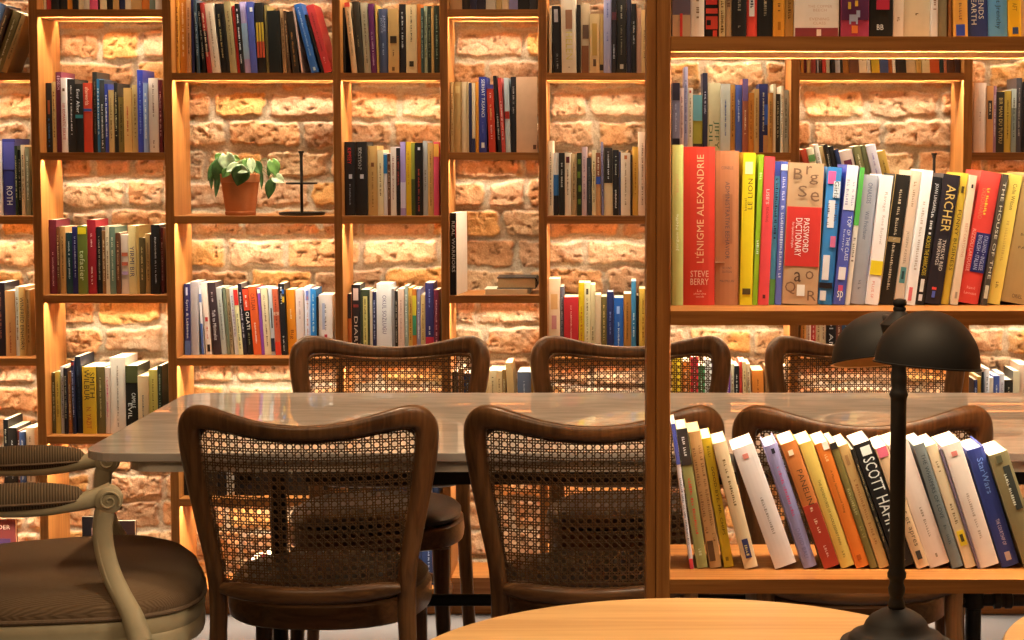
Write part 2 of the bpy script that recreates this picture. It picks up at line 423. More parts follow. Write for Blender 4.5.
def make_book(loc, w, h, D, theta, hexc, opts, side):
    """spine faces -y; origin at the corner the book stands on"""
    global NB; NB += 1
    rng = random.Random(NB*31)
    hard = 'H' in opts['flags']; face = 'F' in opts['flags']
    root = bpy.data.objects.new('book', None); COL.objects.link(root); root.empty_display_size = .02
    root.location = loc; root.rotation_euler = (0, theta, -math.radians(opts['R']))
    x0 = -w if side == 'r' else 0
    cov = bmat(hexc)
    if face:
        # turned so that its front cover faces the room
        c = MB(); t = .0018
        poly = [(x0, 0), (x0+w, 0), (x0+w, t), (x0+t, t), (x0+t, D-t), (x0+w, D-t), (x0+w, D), (x0, D)]
        c.prism(poly, 0, h, 2); c.build('cover', cov, root)
        MB().box(x0+t, x0+w-.002, t+.0002, D-t-.0002, .002, h-.002).build('pages', paper, root)
        yb = 0
    else:
        t = .0024 if hard else .0013; bulge = min(.0035, w*.13) if hard else min(.0012, w*.06)
        k = 5
        arc = [(x0+w*i/k, -bulge*math.sin(PI*i/k)**.8) for i in range(1, k)]
        poly = [(x0, D), (x0, .0005)]+[(x0+w*.03, 0)]+arc+[(x0+w*.97, 0), (x0+w, .0005), (x0+w, D), (x0+w-t, D), (x0+w-t, t*1.6), (x0+t, t*1.6), (x0+t, D)]
        MB().prism(poly, 0, h, 2).build('cover', cov, root)
        ins = .003 if hard else .0006
        pm = oldpaper if 'O' in opts['flags'] else paper
        if w > 2*t+.001:
            MB().box(x0+t+.0001, x0+w-t-.0001, t*1.6+.0002, D-(.003 if hard else .0008), ins, h-ins).build('pages', pm, root)
        yb = -bulge
    y = yb-.0006
    for hx, f0, f1, g0, g1 in opts['B']:
        z0, z1 = h*(1-f1), h*(1-f0)
        MB().box(x0+w*g0, x0+w*g1, y, y+bulge_fill(yb), z0, z1).build('spine_band', bmat(hx), root)
        y -= .0003
    cols = {}
    y -= .0004
    for hx, f0, f1, n in opts['M']:
        marks(cols.setdefault(hx, MB()), rng, w, h, f0, f1, n, y, x0)
    for hx, f0, f1, g0, g1, o, s in opts['T']:
        letter_mesh(cols.setdefault(hx, MB()), s, w, h, f0, f1, g0, g1, o, y-.0002, x0)
    for hx, mb in cols.items():
        if mb.v: mb.build('spine_title', bmat(hx, 'ink'), root)
    return root
def bulge_fill(yb): return .0006-yb*.9+.0002

PALN = {'black': (25, 22, 20), 'white': (238, 225, 205), 'cream': (225, 195, 150), 'tan': (195, 150, 90), 'brown': (105, 65, 35), 'red': (185, 45, 35), 'maroon': (95, 25, 30), 'orange': (220, 120, 40), 'yellow': (225, 190, 50), 'olive': (115, 105, 45), 'green': (70, 120, 50), 'teal': (40, 105, 110), 'blue': (50, 85, 160), 'navy': (35, 40, 80), 'lavender': (160, 150, 195), 'purple': (110, 50, 110), 'pink': (220, 110, 120), 'grey': (140, 135, 130)}
def cname(h):
    c = [int(h[i:i+2], 16) for i in (0, 2, 4)]
    return min(PALN, key=lambda k: sum((a-b)**2 for a, b in zip(PALN[k], c)))
def parse(row):
    tk = row.split(); o = {'B': [], 'M': [], 'T': [], 'flags': set(), 'L': 0, 'D': None, 'A': 0, 'R': 0}
    x1, yt, hx, words = float(tk[0]), float(tk[1]), tk[2], tk[3].replace('_', ' ')
    for k in tk[4:]:
        p = k.split(':')
        if p[0] == 'L': o['L'] = float(p[1])
        elif p[0] == 'D': o['D'] = float(p[1])
        elif p[0] == 'R': o['R'] = float(p[1])
        elif p[0] == 'G': o['A'] = float(p[1])          # start px of this book when a gap comes before it
        elif p[0] == 'B': o['B'].append((p[1], float(p[2]), float(p[3]), float(p[4]) if len(p) > 4 else .02, float(p[5]) if len(p) > 5 else .98))
        elif p[0] == 'M': o['M'].append((p[1], float(p[2]) if len(p) > 2 else .12, float(p[3]) if len(p) > 3 else .8, int(p[4]) if len(p) > 4 else 1))
        elif p[0] == 'T' and p[7] in VAGUE: o['M'].append((p[1], float(p[2]), float(p[3]), 1))
        elif p[0] == 'T': o['T'].append((p[1], float(p[2]), float(p[3]), float(p[4]), float(p[5]), p[6], p[7].replace('_', ' ')))
        else: o['flags'].add(p[0])
    return x1, yt, hx, words, o
ORD = ['leftmost', 'second', 'third', 'fourth', 'fifth', 'sixth', 'seventh', 'eighth', 'ninth', 'tenth', 'eleventh', 'twelfth', 'thirteenth', 'fourteenth', 'fifteenth', 'sixteenth']
def ordinal(i, n):
    if i == 0: return 'leftmost'
    if i == n-1: return 'rightmost'
    return ORD[i]+' from left' if i <= n//2 else ORD[n-1-i]+' from right'
PENDING = []
def shelf_of_books(where, group, zs, Yfront, dl, x0, rows, xlim, base_py, depth=None, vis=(0, 640)):
    """rows read left to right; x positions are where each spine meets the board"""
    Ys = Yfront+dl; L = []; x = x0
    for r in rows:
        x1, yt, hx, words, o = parse(r)
        if o['A']: x = o['A']
        th = math.atan2(o['L'], base_py-yt) if o['L'] else 0
        a, b_ = X(x, Ys, base_py), X(x1, Ys, base_py)
        hv = Z(yt, Ys)-zs
        L.append([a, b_, hv, th, hx, words, o]); x = x1
    # keep the row between its uprights
    lo, hi = L[0][0], L[-1][1]; lo2, hi2 = max(lo, xlim[0]+.001), min(hi, xlim[1]-.001)
    if lo2 > lo+1e-6 or hi2 < hi-1e-6:
        s = (hi2-lo2)/(hi-lo)
        for e in L: e[0] = lo2+(e[0]-lo)*s; e[1] = lo2+(e[1]-lo)*s
    # a book may not run into the neighbour it leans on
    for p, c in zip(L, L[1:]):
        m_ = min(p[2], c[2])*.97
        for z in (.0, m_):
            need = (p[1]+z*math.tan(p[3]))-(c[0]+z*math.tan(c[3]))
            if need > 0:
                k = (c[1]-c[0])*.45
                c[0] += min(need, k)
                if need > k:
                    c[3] = math.atan(math.tan(c[3])+(need-k)/max(m_, .02))
    looks = []
    for e in L:
        ink = (e[6]['T'] or e[6]['M'] or [None])[0]
        if e[5].startswith('='): looks.append(e[5][1:]); continue
        s = e[5]
        if ink:
            cn = cname(ink[0])
            if cn != s.split()[-1]: s = s+'-and-'+cn+'-lettered' if False else s
        looks.append((s, cname(ink[0]) if ink else None))
    def phrase(l):
        if isinstance(l, str): return l
        s, c = l; q = s+' book'
        if c and c != s.split()[-1]: q += ' with '+c+' lettering'
        return q
    ph = [phrase(l) for l in looks]
    n = len(L)
    for i, (a, b_, hv, th, hx, words, o) in enumerate(L):
        if th < 0: side, ox = 'l', a
        elif th > 0: side, ox = 'r', b_
        else: side, ox = 'l', a
        w = max(.0032, (b_-a)*math.cos(th)-.0007)
        h = hv/math.cos(th)-abs(math.sin(th))*0
        if th: h = (hv-w*math.sin(abs(th))*.0)/math.cos(th)
        D = o['D'] or depth or max(.105, min(.145, .72*h))
        if 'F' in o['flags'] and not o['D']: D = .018
        D = min(D, (DF if Yfront == YF else DN)-.021-dl)
        rng = random.Random(i*7+int(a*1000)); dj = (rng.random()-.3)*.012
        if 'F' in o['flags']: dj = 0
        lab = ph[i]
        if ph.count(lab) > 1: lab += ', '+ordinal(i, n)
        pa, pb = CX+a*F/Ys, CX+b_*F/Ys; pt_ = base_py-hv*F/Ys
        sh = math.tan(th)*hv*F/Ys*.6; pa += min(0, sh); pb += max(0, sh)
        seen = max(0, min(1024, pb)-max(0, pa))*max(0, min(vis[1], base_py)-max(vis[0], pt_))
        PENDING.append((seen, len(PENDING), ((ox, Ys+dj, zs+.0004), w, h, D, th, hx, o, side), lab+' '+where, group))

BULK_MATS = []
def finish_books(limit):
    order = sorted([p for p in PENDING if p[0] > 0], key=lambda p: -p[0])
    keep = sorted(order[:limit], key=lambda p: p[1]); rest = order[limit:]
    for seen, _, args, lab, group in keep:
        ALLBOOKS.append(tag(make_book(*args), lab, 'book', group))
    # the books that show least, as one mass
    V = []; FA = []; MI = []; mats = []
    for seen, _, args, lab, group in rest:
        r = make_book(*args); loc, rot = Vector(args[0]), Matrix.Rotation(args[4], 3, 'Y')
        for c in kids(r):
            me = c.data; mt = me.materials[0]
            if mt not in mats: mats.append(mt)
            o_ = len(V); V += [tuple(rot @ v.co+loc) for v in me.vertices]
            for p in me.polygons: FA.append(tuple(o_+i for i in p.vertices)); MI.append(mats.index(mt))
            bpy.data.objects.remove(c); bpy.data.meshes.remove(me)
        bpy.data.objects.remove(r)
    if V:
        me = bpy.data.meshes.new('half_hidden_books'); me.from_pydata(V, [], FA)
        for mt in mats: me.materials.append(mt)
        me.polygons.foreach_set('material_index', MI); me.update()
        o = bpy.data.objects.new('half_hidden_books', me); COL.objects.link(o)
        tag(o, 'slivers of half-hidden books between the larger ones on the wall shelves', 'books', kind='stuff')
    print('BOOKS kept', len(keep), 'mass', len(rest), 'least kept', keep and min(p[0] for p in keep))
# ------------------------------------------------------------------ every shelf, read left to right
# x1 ytop colour look  [L lean] [M marks] [T lettering] [B band]
def far(bay, j, where, group, x0, rows, dl=.055, depth=None, vis=(0, 640)):
    yl = (A_Y if COLTYPE[bay] == 'A' else B_Y)[j]
    py = yl if (bay, j) != (0, 5) else 600
    zs = SHELFZ[(bay, j)] if (bay, j) in SHELFZ else Z(yl, YF)
    shelf_of_books(where, group, zs, YF, dl, x0, [r for r in rows.strip().split('\n')], (UPX[bay][1], UPX[bay+1][0]), Z_to_py(zs, YF+dl), depth, vis)
def Z_to_py(z, Y):
    a, b = -3000., 3000.
    for _ in range(50):
        m = (a+b)/2
        if Z(m, Y) > z: a = m
        else: b = m
    return (a+b)/2

far(0, 1, 'on the upper left corner shelf', 'books leaning on the corner shelf', -32, '''
-22 6 7a2c20 dark_red L:22 M:d8b890
-15 5 48566e slate_blue L:22 M:c8c8d0
-9 9 3a2416 dark_brown L:22 M:b89058
0 13 6b5a34 olive L:22 M:e0cfa0:.1:.9
6 16 8a6436 tan L:22 M:3a2a18''')
far(0, 2, 'on the far left second shelf', 'books on the far left second shelf', -14, '''
-6 150 2a3550 slate M:c8c0b0
3 141 e8d8c8 white M:604030
16 139 34346e large_navy T:e8e0e8:.62:.86:.3:.75:d:ROTH B:4a4a8c:.04:.4
19 146 24301c dark_green M:b8a878
22 150 1a1a18 black M:a09070
26 145 d0b890 cream M:5a4020
31 147 7c7a5c grey_green M:d0c8a8''')
far(0, 3, 'on the far left third shelf', 'books on the far left third shelf', -12, '''
-3 290 3a2a40 dark_purple M:a090a8
6 283 231820 black M:b06048
16 291 c08850 tan M:7a2820:.45:.95 
20 287 d8d0c0 white M:806040
26.5 287 c89c58 yellow_tan T:1c1814:.15:.9:.2:.8:d:WINFRIED_EINHORN
31 290 b08850 dull_tan M:604020''')
far(0, 4, 'on the shelf behind the armchair', 'books behind the armchair', -12, '''
-4 426 1a1a18 black M:908068
4 424 222020 black M:a09078
9 420 1c1c1c black M:c0b090
18 428 2a2520 black M:d8d0c0
21 431 884030 rust M:e0c8a0
27 432 4a5a80 slate_blue M:e0e0e8
36 428 d8b890 cream M:604030''', vis=(0, 490))
far(0, 5, 'standing low behind the armchair', 'books low behind the armchair', -18, '''
17 520 5c2420 dark_red_picture_cover F T:d8b8a0:.08:.15:.25:.85:h:VADER B:33203c:.3:.95:.1:.85''', dl=.09, vis=(515, 550))

far(1, 1, 'in the top row, second column', 'books in the top row of the second column', 40, '''
42.5 -66 e0c8a0 cream M:604020
48 -60 c84848 red_pink M:f0d8c0
56 -58 1c1a18 black M:c8a878
64 -64 221e1c black M:d8c8b0
70 -60 e09030 orange M:402010
76 -62 1c1a1a black M:b0a090
82 -58 dcc8a0 cream M:705030
88 -66 c8b8a0 pale_grey M:504030
96 -63 d85878 pink M:f8e0d8
98 -55 201818 thin_black
105 -60 e0c898 cream M:604020
112 -64 201c18 black M:d8c8a0
118 -66 c89858 tan M:503018
124 -58 283050 navy M:c8c8d0
130 -61 e0d0b0 cream M:604028
141 -57 c09860 wide_tan M:503018
149 -62 d07830 orange M:f0d8a8
155 -64 708070 grey_green M:e0d8c0
162 -58 dcc8b0 cream M:704830''')
far(1, 2, 'in the second column, upper shelf', 'books on the upper shelf of the second column', 45, '''
51 83 211c1a black M:3a6a90:.5:.95 B:9a4a28:.25:.45:.3:.7
55 82 d0a868 tan M:6a4820
61 72 6a2838 maroon T:e0b8c0:.05:.22:.3:.75:d:E_B_OSSON
67 78 e8d4c4 white T:c03028:.34:.83:.25:.75:d:100_ROMANTIC_HIKAYE B:6a4a30:.14:.18:.3:.7
75 79 26221f black T:d8c8b8:.05:.8:.3:.75:d:MISAK_CEVDET
83 84 201e1c black T:e0d8d0:.08:.42:.2:.6:d:Ever_After B:2a7a7a:.45:.5
92 83 c44028 red_orange T:f0c8a0:.06:.32:.25:.7:d:afterworlds B:3a4a80:.37:.41
97 72 2a2620 black M:806848
100 79 2c6c94 bright_blue M:d8e0e8
105 80 3c3c3a charcoal T:e0d8c8:.3:.95:.2:.8:d:Kuzey_Ruzgari
108.5 84 34408a blue M:d8d8e8
114 90 c8a468 tan M:6a4a20
118 83 26241f black M:d8c890
124 97 7a6430 olive M:2a2010
132 88 d8a860 golden_tan T:a82820:.25:.8:.2:.8:d:POLIS_KONUSTU
138 85 cfae6c yellow_tan M:7a5a28
144 70 34409c royal_blue M:8090c8
149 83 8c9cc0 pale_blue M:e8e8f0
159 78 e6d2bc white T:6a5048:.04:.56:.3:.72:d:BEN_NOSTRES_BERINGEN M:6a5048:.8:.95
163 80 5c1c24 maroon M:c09080''')
far(1, 3, 'in the second column, middle shelf', 'books on the middle shelf of the second column', 46, '''
54 220 68202a large_maroon M:c89088:.4:.9
57 227 6a4024 brown M:c8a878
63 227 b08048 tan M:5a3818
70 233 1e3c40 dark_teal M:c8d0c8
76 227 28285c navy M:a8a8c8
86 226 68702c olive_green T:d8d8a0:.36:.8:.25:.75:d:tefacier B:e0c020:.02:.12:.08:.92
95 220 98202a deep_red T:e8c0b0:.15:.4:.35:.65:d:billzage T:e8c0b0:.6:.9:.3:.68:d:GRYPHON
101 227 1c1a1c black M:a89878
105 231 8a6038 brown M:d8b888
109 226 e0c8a0 cream M:7a5838
115 227 708068 grey_green M:d8d0a8
120 233 6a4028 brown M:c89868
128 235 e4c8b0 chequered_cream B:c86848:.3:.36:.1:.9 B:c86848:.46:.52:.1:.9 B:b898b8:.62:.68:.1:.9
136 226 dcc080 pale_yellow T:343460:.3:.75:.2:.75:d:YIRMI_BIR
139 226 c8a058 thin_tan
145 238 5a4828 dark_olive M:c8a868
150.5 234 b88c50 tan M:604020
152 235 302018 thin_dark_brown
161 225 1c1a1a black T:b8b0a8:.15:.85:.3:.7:d:KILARDA_SONNETLI
164 228 5a2428 maroon M:b08878''')
far(1, 4, "beside the table's left corner", "books beside the table's left corner", 49, '''
53 373 5a5030 dark_olive M:b8a878
58 372 c8a848 mustard_yellow M:6a5020
62 367 c8c0b8 grey_white M:6a6058
66 368 1e1a20 black M:a89878
70 372 9a6034 brown M:e0c090
74 361 24243a blue-black L:-1 M:b0b0c8 B:b03828:.02:.06
81 357 22242e black L:-2 M:404858
95 367 d8a82c golden_yellow T:28201c:.04:.5:.15:.55:d:WILBUR T:28201c:.08:.46:.58:.95:d:SMITH T:a84828:.6:.92:.3:.65:d:N._YAZIT
104 367 6a5830 dark_olive M:c8b070
109 368 d8b8a0 pinkish M:c04868
125 358 e0cdb4 thick_white M:8a7868:.1:.95 
138 366 1e1c16 black_picture T:e8e4d8:.4:.62:.5:.8:d:CAMILLE T:e8e4d8:.55:.78:.2:.5:d:EVIL B:4a4a28:.0:.25
149 376 d8b888 cream T:34465a:.3:.95:.3:.75:d:LIVRE_DE_POCHE
158 370 c8b458 olive_yellow M:6a5a28
163 366 2a3024 dark_green M:90a080''', dl=.05)
far(1, 5, "standing behind the cream armchair's seat", 'books low in the second column', 83, '''
104 517 201a1c black_portrait_cover F B:b88878:.2:.8:.45:.85 B:201a1c:.32:.75:.6:.8
136 521 3a2420 dark_brown_cover F M:b08868:.2:.5''', vis=(515, 546), dl=.08)

far(2, 1, 'on the shelf above the potted plant', 'books above the potted plant', 172.5, '''
176 -6 d08830 orange M:603010
183 -8 cc7c28 orange_brown M:f0c890
188 -4 c89060 tan M:7a4828
191 -2 2a2850 thin_navy
197 0 3a4850 slate_grey L:-3 M:a8b0b0
203 3 161616 black L:-6 M:b8a890
209 3 a03028 red_and_black L:-7 M:e8c8a0 B:201818:.4:.7
218 4 dcc0a0 cream L:-7 M:8a6848:.1:.95
225 4 1e1c1a black L:-6 M:c8a868
228 4 242220 thin_black L:-6
235 2 a89060 gold_and_tan L:-6 M:604828
238 6 c42c20 bright_red L:-5
242.5 4 1c1a1c black L:-5 T:e0d8d0:.05:.9:.2:.75:d:EMMA_CONSTANCE_WEST
249 2 c0a8cc pale_lilac L:-5 B:a8c0e0:.3:.8
256 2 5058a0 violet_blue L:-4 B:e8e0f0:.08:.14:.5:.9
265 3 24201c black_and_gold_striped L:-3 B:c8a030:.28:.55:.08:.3 B:c8a030:.28:.55:.4:.62 B:c8a030:.28:.55:.72:.94 B:c85030:.55:.78:.08:.3 B:c85030:.55:.78:.4:.62 B:c85030:.55:.78:.72:.94
268 5 807040 olive L:-2
281 11 1c1e1c thick_black L:-2 T:c8c0b8:.2:.26:.12:.75:h:Don't_Give T:c8c0b8:.27:.33:.12:.75:h:and_Spit T:c8c0b8:.34:.4:.2:.8:h:Taginme T:c8a098:.5:.56:.3:.7:h:Josh T:c87868:.58:.62:.3:.8:h:artdis
286 9 c89868 tan L:-3 M:6a4828
290 11 604028 brown L:-4 M:c8a070
299 12 2a2018 dark_brown L:-6 M:c08040:.3:.9
303 8 dcb8a8 pink L:-14
319 5 2c64ac bright_blue L:-17 G:307 M:a8c0e0:.05:.8 B:c8d8e8:.92:.97:.4:.7 H
324 15 1c1818 black L:-17
332.5 6 c83c3c large_red L:-18 M:7a1c20:.08:.7 M:f0b0a0:.75:.9''', dl=.05)
far(2, 3, 'on the shelf below the potted plant', 'books below the potted plant', 185, '''
191 284 2e2a58 navy T:e8e0f0:.22:.76:.3:.78:d:Syria_&_Lebanon B:5c6890:.8:1 B:c8c8e0:.05:.16:.35:.65
199 282 a89c98 grey
204 286 e0d8d8 white L:-3 B:4a6098:.55:1 B:6878a8:.12:.24
212 283 eed8c4 white L:-4 T:c43028:.55:.8:.3:.7:d:LES_REBELLES B:c83838:.48:.54:.3:.7 B:241c1c:.86:.96:.3:.75
221 283 3a2a2c dark_charcoal L:-5 T:e8dcd8:.38:.8:.32:.72:d:Talk_to_Minimalist M:c0a8a0:.1:.3
227 288 b0aca0 grey L:-5 M:605850
230 288 6c7058 grey_green L:-4
234 289 a8906c tan L:-4 M:604828:.2:.9
239 288 dcd4c8 white L:-5 M:8878a0
243.5 288 e4d8a0 pale_yellow L:-5 B:c83028:.03:.26 M:606850:.35:.9
247.5 284 24202a black L:-5 M:c8c0c0
254 288 1e1c1e black L:-5 B:d84828:.02:.34 T:f0e4d8:.36:.62:.25:.8:d:OLATI T:f0d8c0:.06:.3:.25:.75:d:Ahhiyaf M:98a070:.65:.85
262 287 dc5c2c orange-red L:-5 T:6a2818:.1:.34:.25:.75:d:CATLAN T:f4dcc0:.5:.88:.3:.7:d:Robert_Rosecrans
265 288 8c489c purple L:-4 B:f0e8f0:.02:.08
272 288 e4cca0 cream L:-4 T:705840:.1:.9:.3:.65:d:NARRATIVE_DE_BOEUFS
276 288 c0c0c0 grey L:-3 B:303030:.3:.6:.4:.7 B:283040:.75:.95
282 289 c05c3c rust_orange L:-3 B:d8a888:.35:.4 B:d03c28:.8:1 M:7a3020:.1:.6
288 284 201e20 black L:-3 T:d8d0c8:.02:.3:.3:.75:d:CEM_SEZENIN T:c8c0b0:.7:.95:.3:.75:d:PARIS_XVII B:2c5c9c:.08:.14:.6:.95 B:d8a828:.18:.26:.6:.95
297 290 e88c24 bright_orange L:-2 T:f8e0b0:.28:.5:.35:.75:d:Fast_Food T:803010:.62:.76:.3:.75:d:Big
305 290 dcc4b8 pinkish_white L:-1 M:a88888:.1:.5
311 287 d8d0dc lilac_white M:c07868 B:7080c0:.06:.2:.2:.7
317 289 2c80c4 sky_blue M:c8e0f0:.08:.7
319 297 242020 thin_black
333 295 e4dcdc thick_white_and_blue T:3c3c58:.12:.6:.5:.8:d:THE_Hommery B:a8b0c8:.14:.58:.25:.45 B:c04050:.66:.72:.4:.6''', vis=(0, 355), dl=.085)

far(3, 1, 'on the upper shelf in the fourth column', 'books on the upper shelf of the fourth column', 343, '''
345 8 241c18 thin_black
357 3 dcb080 cream_red-topped L:-7 G:350 B:d04838:.0:.06 M:806040:.1:.8
364 2 3a3024 dark_olive L:-5 T:b89860:.45:.68:.3:.65:d:BOBS_MAD
371 3 b8a888 grey-cream L:-4 M:685840:.1:.9
377 4 682858 purple L:-3 T:d0a0b8:.4:.95:.3:.65:d:Aldan_&_Uzay_duzeni
379 5 c8a050 thin_yellow L:-2
388 9 4c5470 slate_blue L:-1 T:a8b0c8:.1:.35:.5:.8:d:JAMES T:a8b0c8:.14:.38:.2:.5:d:JOYCE T:a8b0c8:.5:.75:.3:.65:d:MAURITA H
399 9 cca060 wide_tan B:3a2818:.42:.53:.2:.8 M:6a4828:.58:.78 B:6a4828:.9:.96:.35:.6
406 4 241e20 black T:d0c8c0:.1:.65:.35:.7:d:Murat_Gulsoy
417 5 dcbc88 cream T:2c2418:.03:.57:.35:.65:d:DAVID_SMILEY_THE_CHASM B:3a3020:.82:.9:.3:.7
421 4 d0742c orange
424 8 3c5048 dark_green M:a8b098
427.5 6 a8b090 pale_green M:607058
431.5 6 283024 dark_green M:788060
434.5 8 c09858 tan
440 6 2c3428 dark_green M:90a080''', dl=.05)
far(3, 2, 'on the shelf right of the tray stand', 'books on the shelf right of the tray stand', 344, '''
355 142 1e1a1c thick_black T:c02c28:.08:.3:.3:.65:d:KIMSEY B:c0b8b8:.44:.5:.4:.7 M:908888:.55:.9
367 142 201c1c thick_black T:a89c90:.06:.4:.55:.8:d:GENESLERI T:a89c90:.08:.36:.25:.48:d:BASTIAN B:c0b8b8:.44:.5:.4:.7
377 146 c49454 golden_tan B:7a4828:.24:.3:.35:.65 M:8a6030:.35:.9
383 150 e0c898 cream T:5a4028:.2:.7:.3:.7:d:EVA_RASPUTIN
387 153 dcd0c8 white B:2c6c98:.03:.33
390.5 154 6a4430 brown M:d0a888
396 147 e8d4c0 white M:a06860
400 148 221e20 black T:c04838:.1:.6:.3:.7:d:HAROLD_PINTER
405.5 142 a890c0 lavender B:d0c4dc:.55:.9
411 142 dcac24 bright_yellow M:b88010:.1:.6
415 143 9a9438 olive B:4c5024:.5:1
423 143 1c1a1a black M:c04838:.3:.95 B:c8c0c0:.06:.1:.4:.7
428 141 b8b4b0 pale_grey M:807870:.35:.7
434 143 cc9c58 tan M:8a6030:.1:.9
439.5 142 dc5068 bright_pink B:e8a848:.03:.2''', dl=.05)
far(3, 3, 'above the left caned chair across the table', 'books above the left caned chair across the table', 344, '''
348 294 b05828 orange-brown B:241c1c:.0:.4 
357 285 241e20 black T:d0b8a0:.45:.95:.3:.7:d:DIARTI B:d0b0a0:.05:.22:.2:.8 B:803028:.28:.32:.2:.8
367 290 3c4430 dark_green B:d0c070:.1:.92:.3:.75 M:3c4430:.12:.9
370 291 dcccb0 thin_cream
374 292 2a2c4c navy M:a0a0b8
390 284 e4dcd8 thick_white T:5c5c88:.16:.7:.4:.66:d:OKUL_SOZLUGU B:3c4468:.88:1:.35:.7
393 289 8c8480 grey
396.5 291 2c2420 black M:a09078
403 289 dcb8a0 pinkish_cream M:a88070
407 286 98a090 grey_green M:d8d8c8
411.5 288 d0a048 yellow-tan M:805820
416 289 b86828 multicoloured B:c8b030:.1:.4 B:3c8058:.4:.7
420 289 8c88a8 lavender M:d8d8e0
425 295 c8a468 tan M:7a5428
434 283 34305c navy_and_red B:b82c3c:.75:1 T:8088b8:.05:.35:.3:.7:d:NICHOL T:e0d8d8:.58:.72:.3:.7:d:Liz
439.5 290 642030 maroon M:c08888''', vis=(0, 342), dl=.08)

far(4, 1, 'in the top row of the fifth column', 'books in the top row of the fifth column', 450, '''
462 -60 b88858 tan M:703828
470 -64 2c2420 dark_brown M:a08868
477 -58 26263c navy M:a0a0b8
486 -66 2c2430 black M:b0a8a8
496 -60 c8b8a0 pale_grey M:605040
502 -62 d0a868 tan M:604020
509 -58 e0c090 cream M:704828
518 -66 8c84a8 lavender M:e0d8e8
530 -60 201c1c thick_black M:c8b8a0
538 -63 3c3a3c charcoal M:a8a098''')
far(4, 2, 'in the fifth column, upper shelf', 'books on the upper shelf of the fifth column', 451, '''
454 82 c8a068 tan M:7a5428
462 82 bc9458 old_gold H B:d0b070:.06:.16:.25:.75
467 82 e0c498 cream
469 82 c8a878 thin_tan
472 83 2c3050 navy
475.5 83 dcc098 cream B:2c3050:.8:1
479 82 dc9030 orange
487 77 38408c blue T:e8e4ec:.03:.53:.35:.75:d:SERHAT_TASANCI B:e8e0e0:.87:.94:.3:.7 M:6870a8:.58:.8
496 85 c83c28 red L:-2 T:e8d080:.26:.54:.3:.7:d:PERTEV T:f0d0b8:.1:.24:.3:.7:d:ISMI T:f0d0b8:.58:.84:.3:.7:d:ALIN_YASEN B:3c3c78:.0:.06
502 76 241e20 black L:-5 T:c8b8a8:.5:.85:.3:.6:d:Kadinsiz
506 78 c84840 red-pink L:-4 M:f0c0b0:.3:.9
511 78 c8ccc8 grey_white L:-2 B:a82820:.45:.55
516.5 77 262226 black M:c8b8a8:.1:.5
537.5 77 dcb088 large_pinkish_cream_front-facing F M:7a4838:.15:.18 T:7a4838:.13:.15:.35:.9:h:Bir_Dugun T:7a4838:.2:.22:.35:.9:h:Ankara B:6a4838:.9:.96:.8:.95''', dl=.05)
far(4, 3, 'standing alone left of the stacked books', 'books on the shelf of stacked books', 450.5, '''
457 213 e4ccb0 black-spined_cream B:1e1818:0:1:0:.99 B:e0b8a0:.55:.56:.3:.8 T:e8d8c8:.1:.72:.3:.8:d:REAL_WARRIORS B:c03028:.12:.3:.84:.96 D:.15 R:7''', dl=.012)
far(4, 4, 'between the two left chairs across the table', 'books between the left chairs across the table', 449, '''
455 372 3a2c24 dark_brown M:a88858
461 370 8a5830 brown M:d8b880
468 374 2c3444 slate M:a8b0b8
475 371 603028 maroon M:c89878
481 373 c09050 tan M:604020
487 372 dcb880 cream M:503818
495 371 e0c08c cream T:5a4428:.1:.8:.3:.7:d:BELKI
501 371 d8b47c pale_tan M:5a4020
505 370 a07840 brown M:e0c898
516 363 cca468 wide_tan L:-4 B:2c2018:.6:.72:.25:.7
531 372 5c6474 slate_blue G:517 M:a8b0b8
537.5 372 a07434 mustard_brown M:e0c890''', vis=(0, 394))

far(5, 1, 'in the sixth column, upper shelf', 'books on the upper shelf of the sixth column', 549, '''
552 8 c8a880 thin_tan
562 6 221e20 black L:-2 B:a8a0a0:.05:.24:.25:.75 M:a8a098:.7:.95
577 -3 e0c8a8 thick_cream L:-1 B:9a6848:.17:.42:.3:.75 T:d8c060:.46:.82:.3:.75:d:HELEN M:8a7058:.9:.95
581 5 1e1a18 black
590 4 c8a880 brown_patterned B:5c4030:.3:.5:.2:.9 B:7a4828:.6:1:.1:.9
600 14 d8b078 cream B:b88c40:.16:.7:.25:.75 B:5a4028:.76:.88:.35:.65
604 14 c09454 tan B:2c2018:.85:.95
612 -3 a098b0 lilac-grey T:50548c:.08:.32:.3:.7:d:KAHVE_GIBI T:50548c:.42:.6:.35:.65:d:Elvan_Oz
617 -3 221e24 black B:5c2830:.2:.3 T:c8c0c0:.6:.8:.3:.7:d:Ates_Esrar
627 -3 242220 thick_black T:b8a888:.08:.3:.35:.7:d:Orhan_Pamuk T:988868:.36:.76:.35:.65:d:Kirmizi_Saclı B:c8b8a0:.88:.94:.35:.7
632 -3 282838 navy-black
637 4 1c1a1c black T:d0c8c0:.25:.6:.35:.7:d:J.P.Esrar
642 8 cc9c80 pinkish_tan
648 10 d8ac70 cream-orange M:7a5028:.3:.8''', dl=.05)
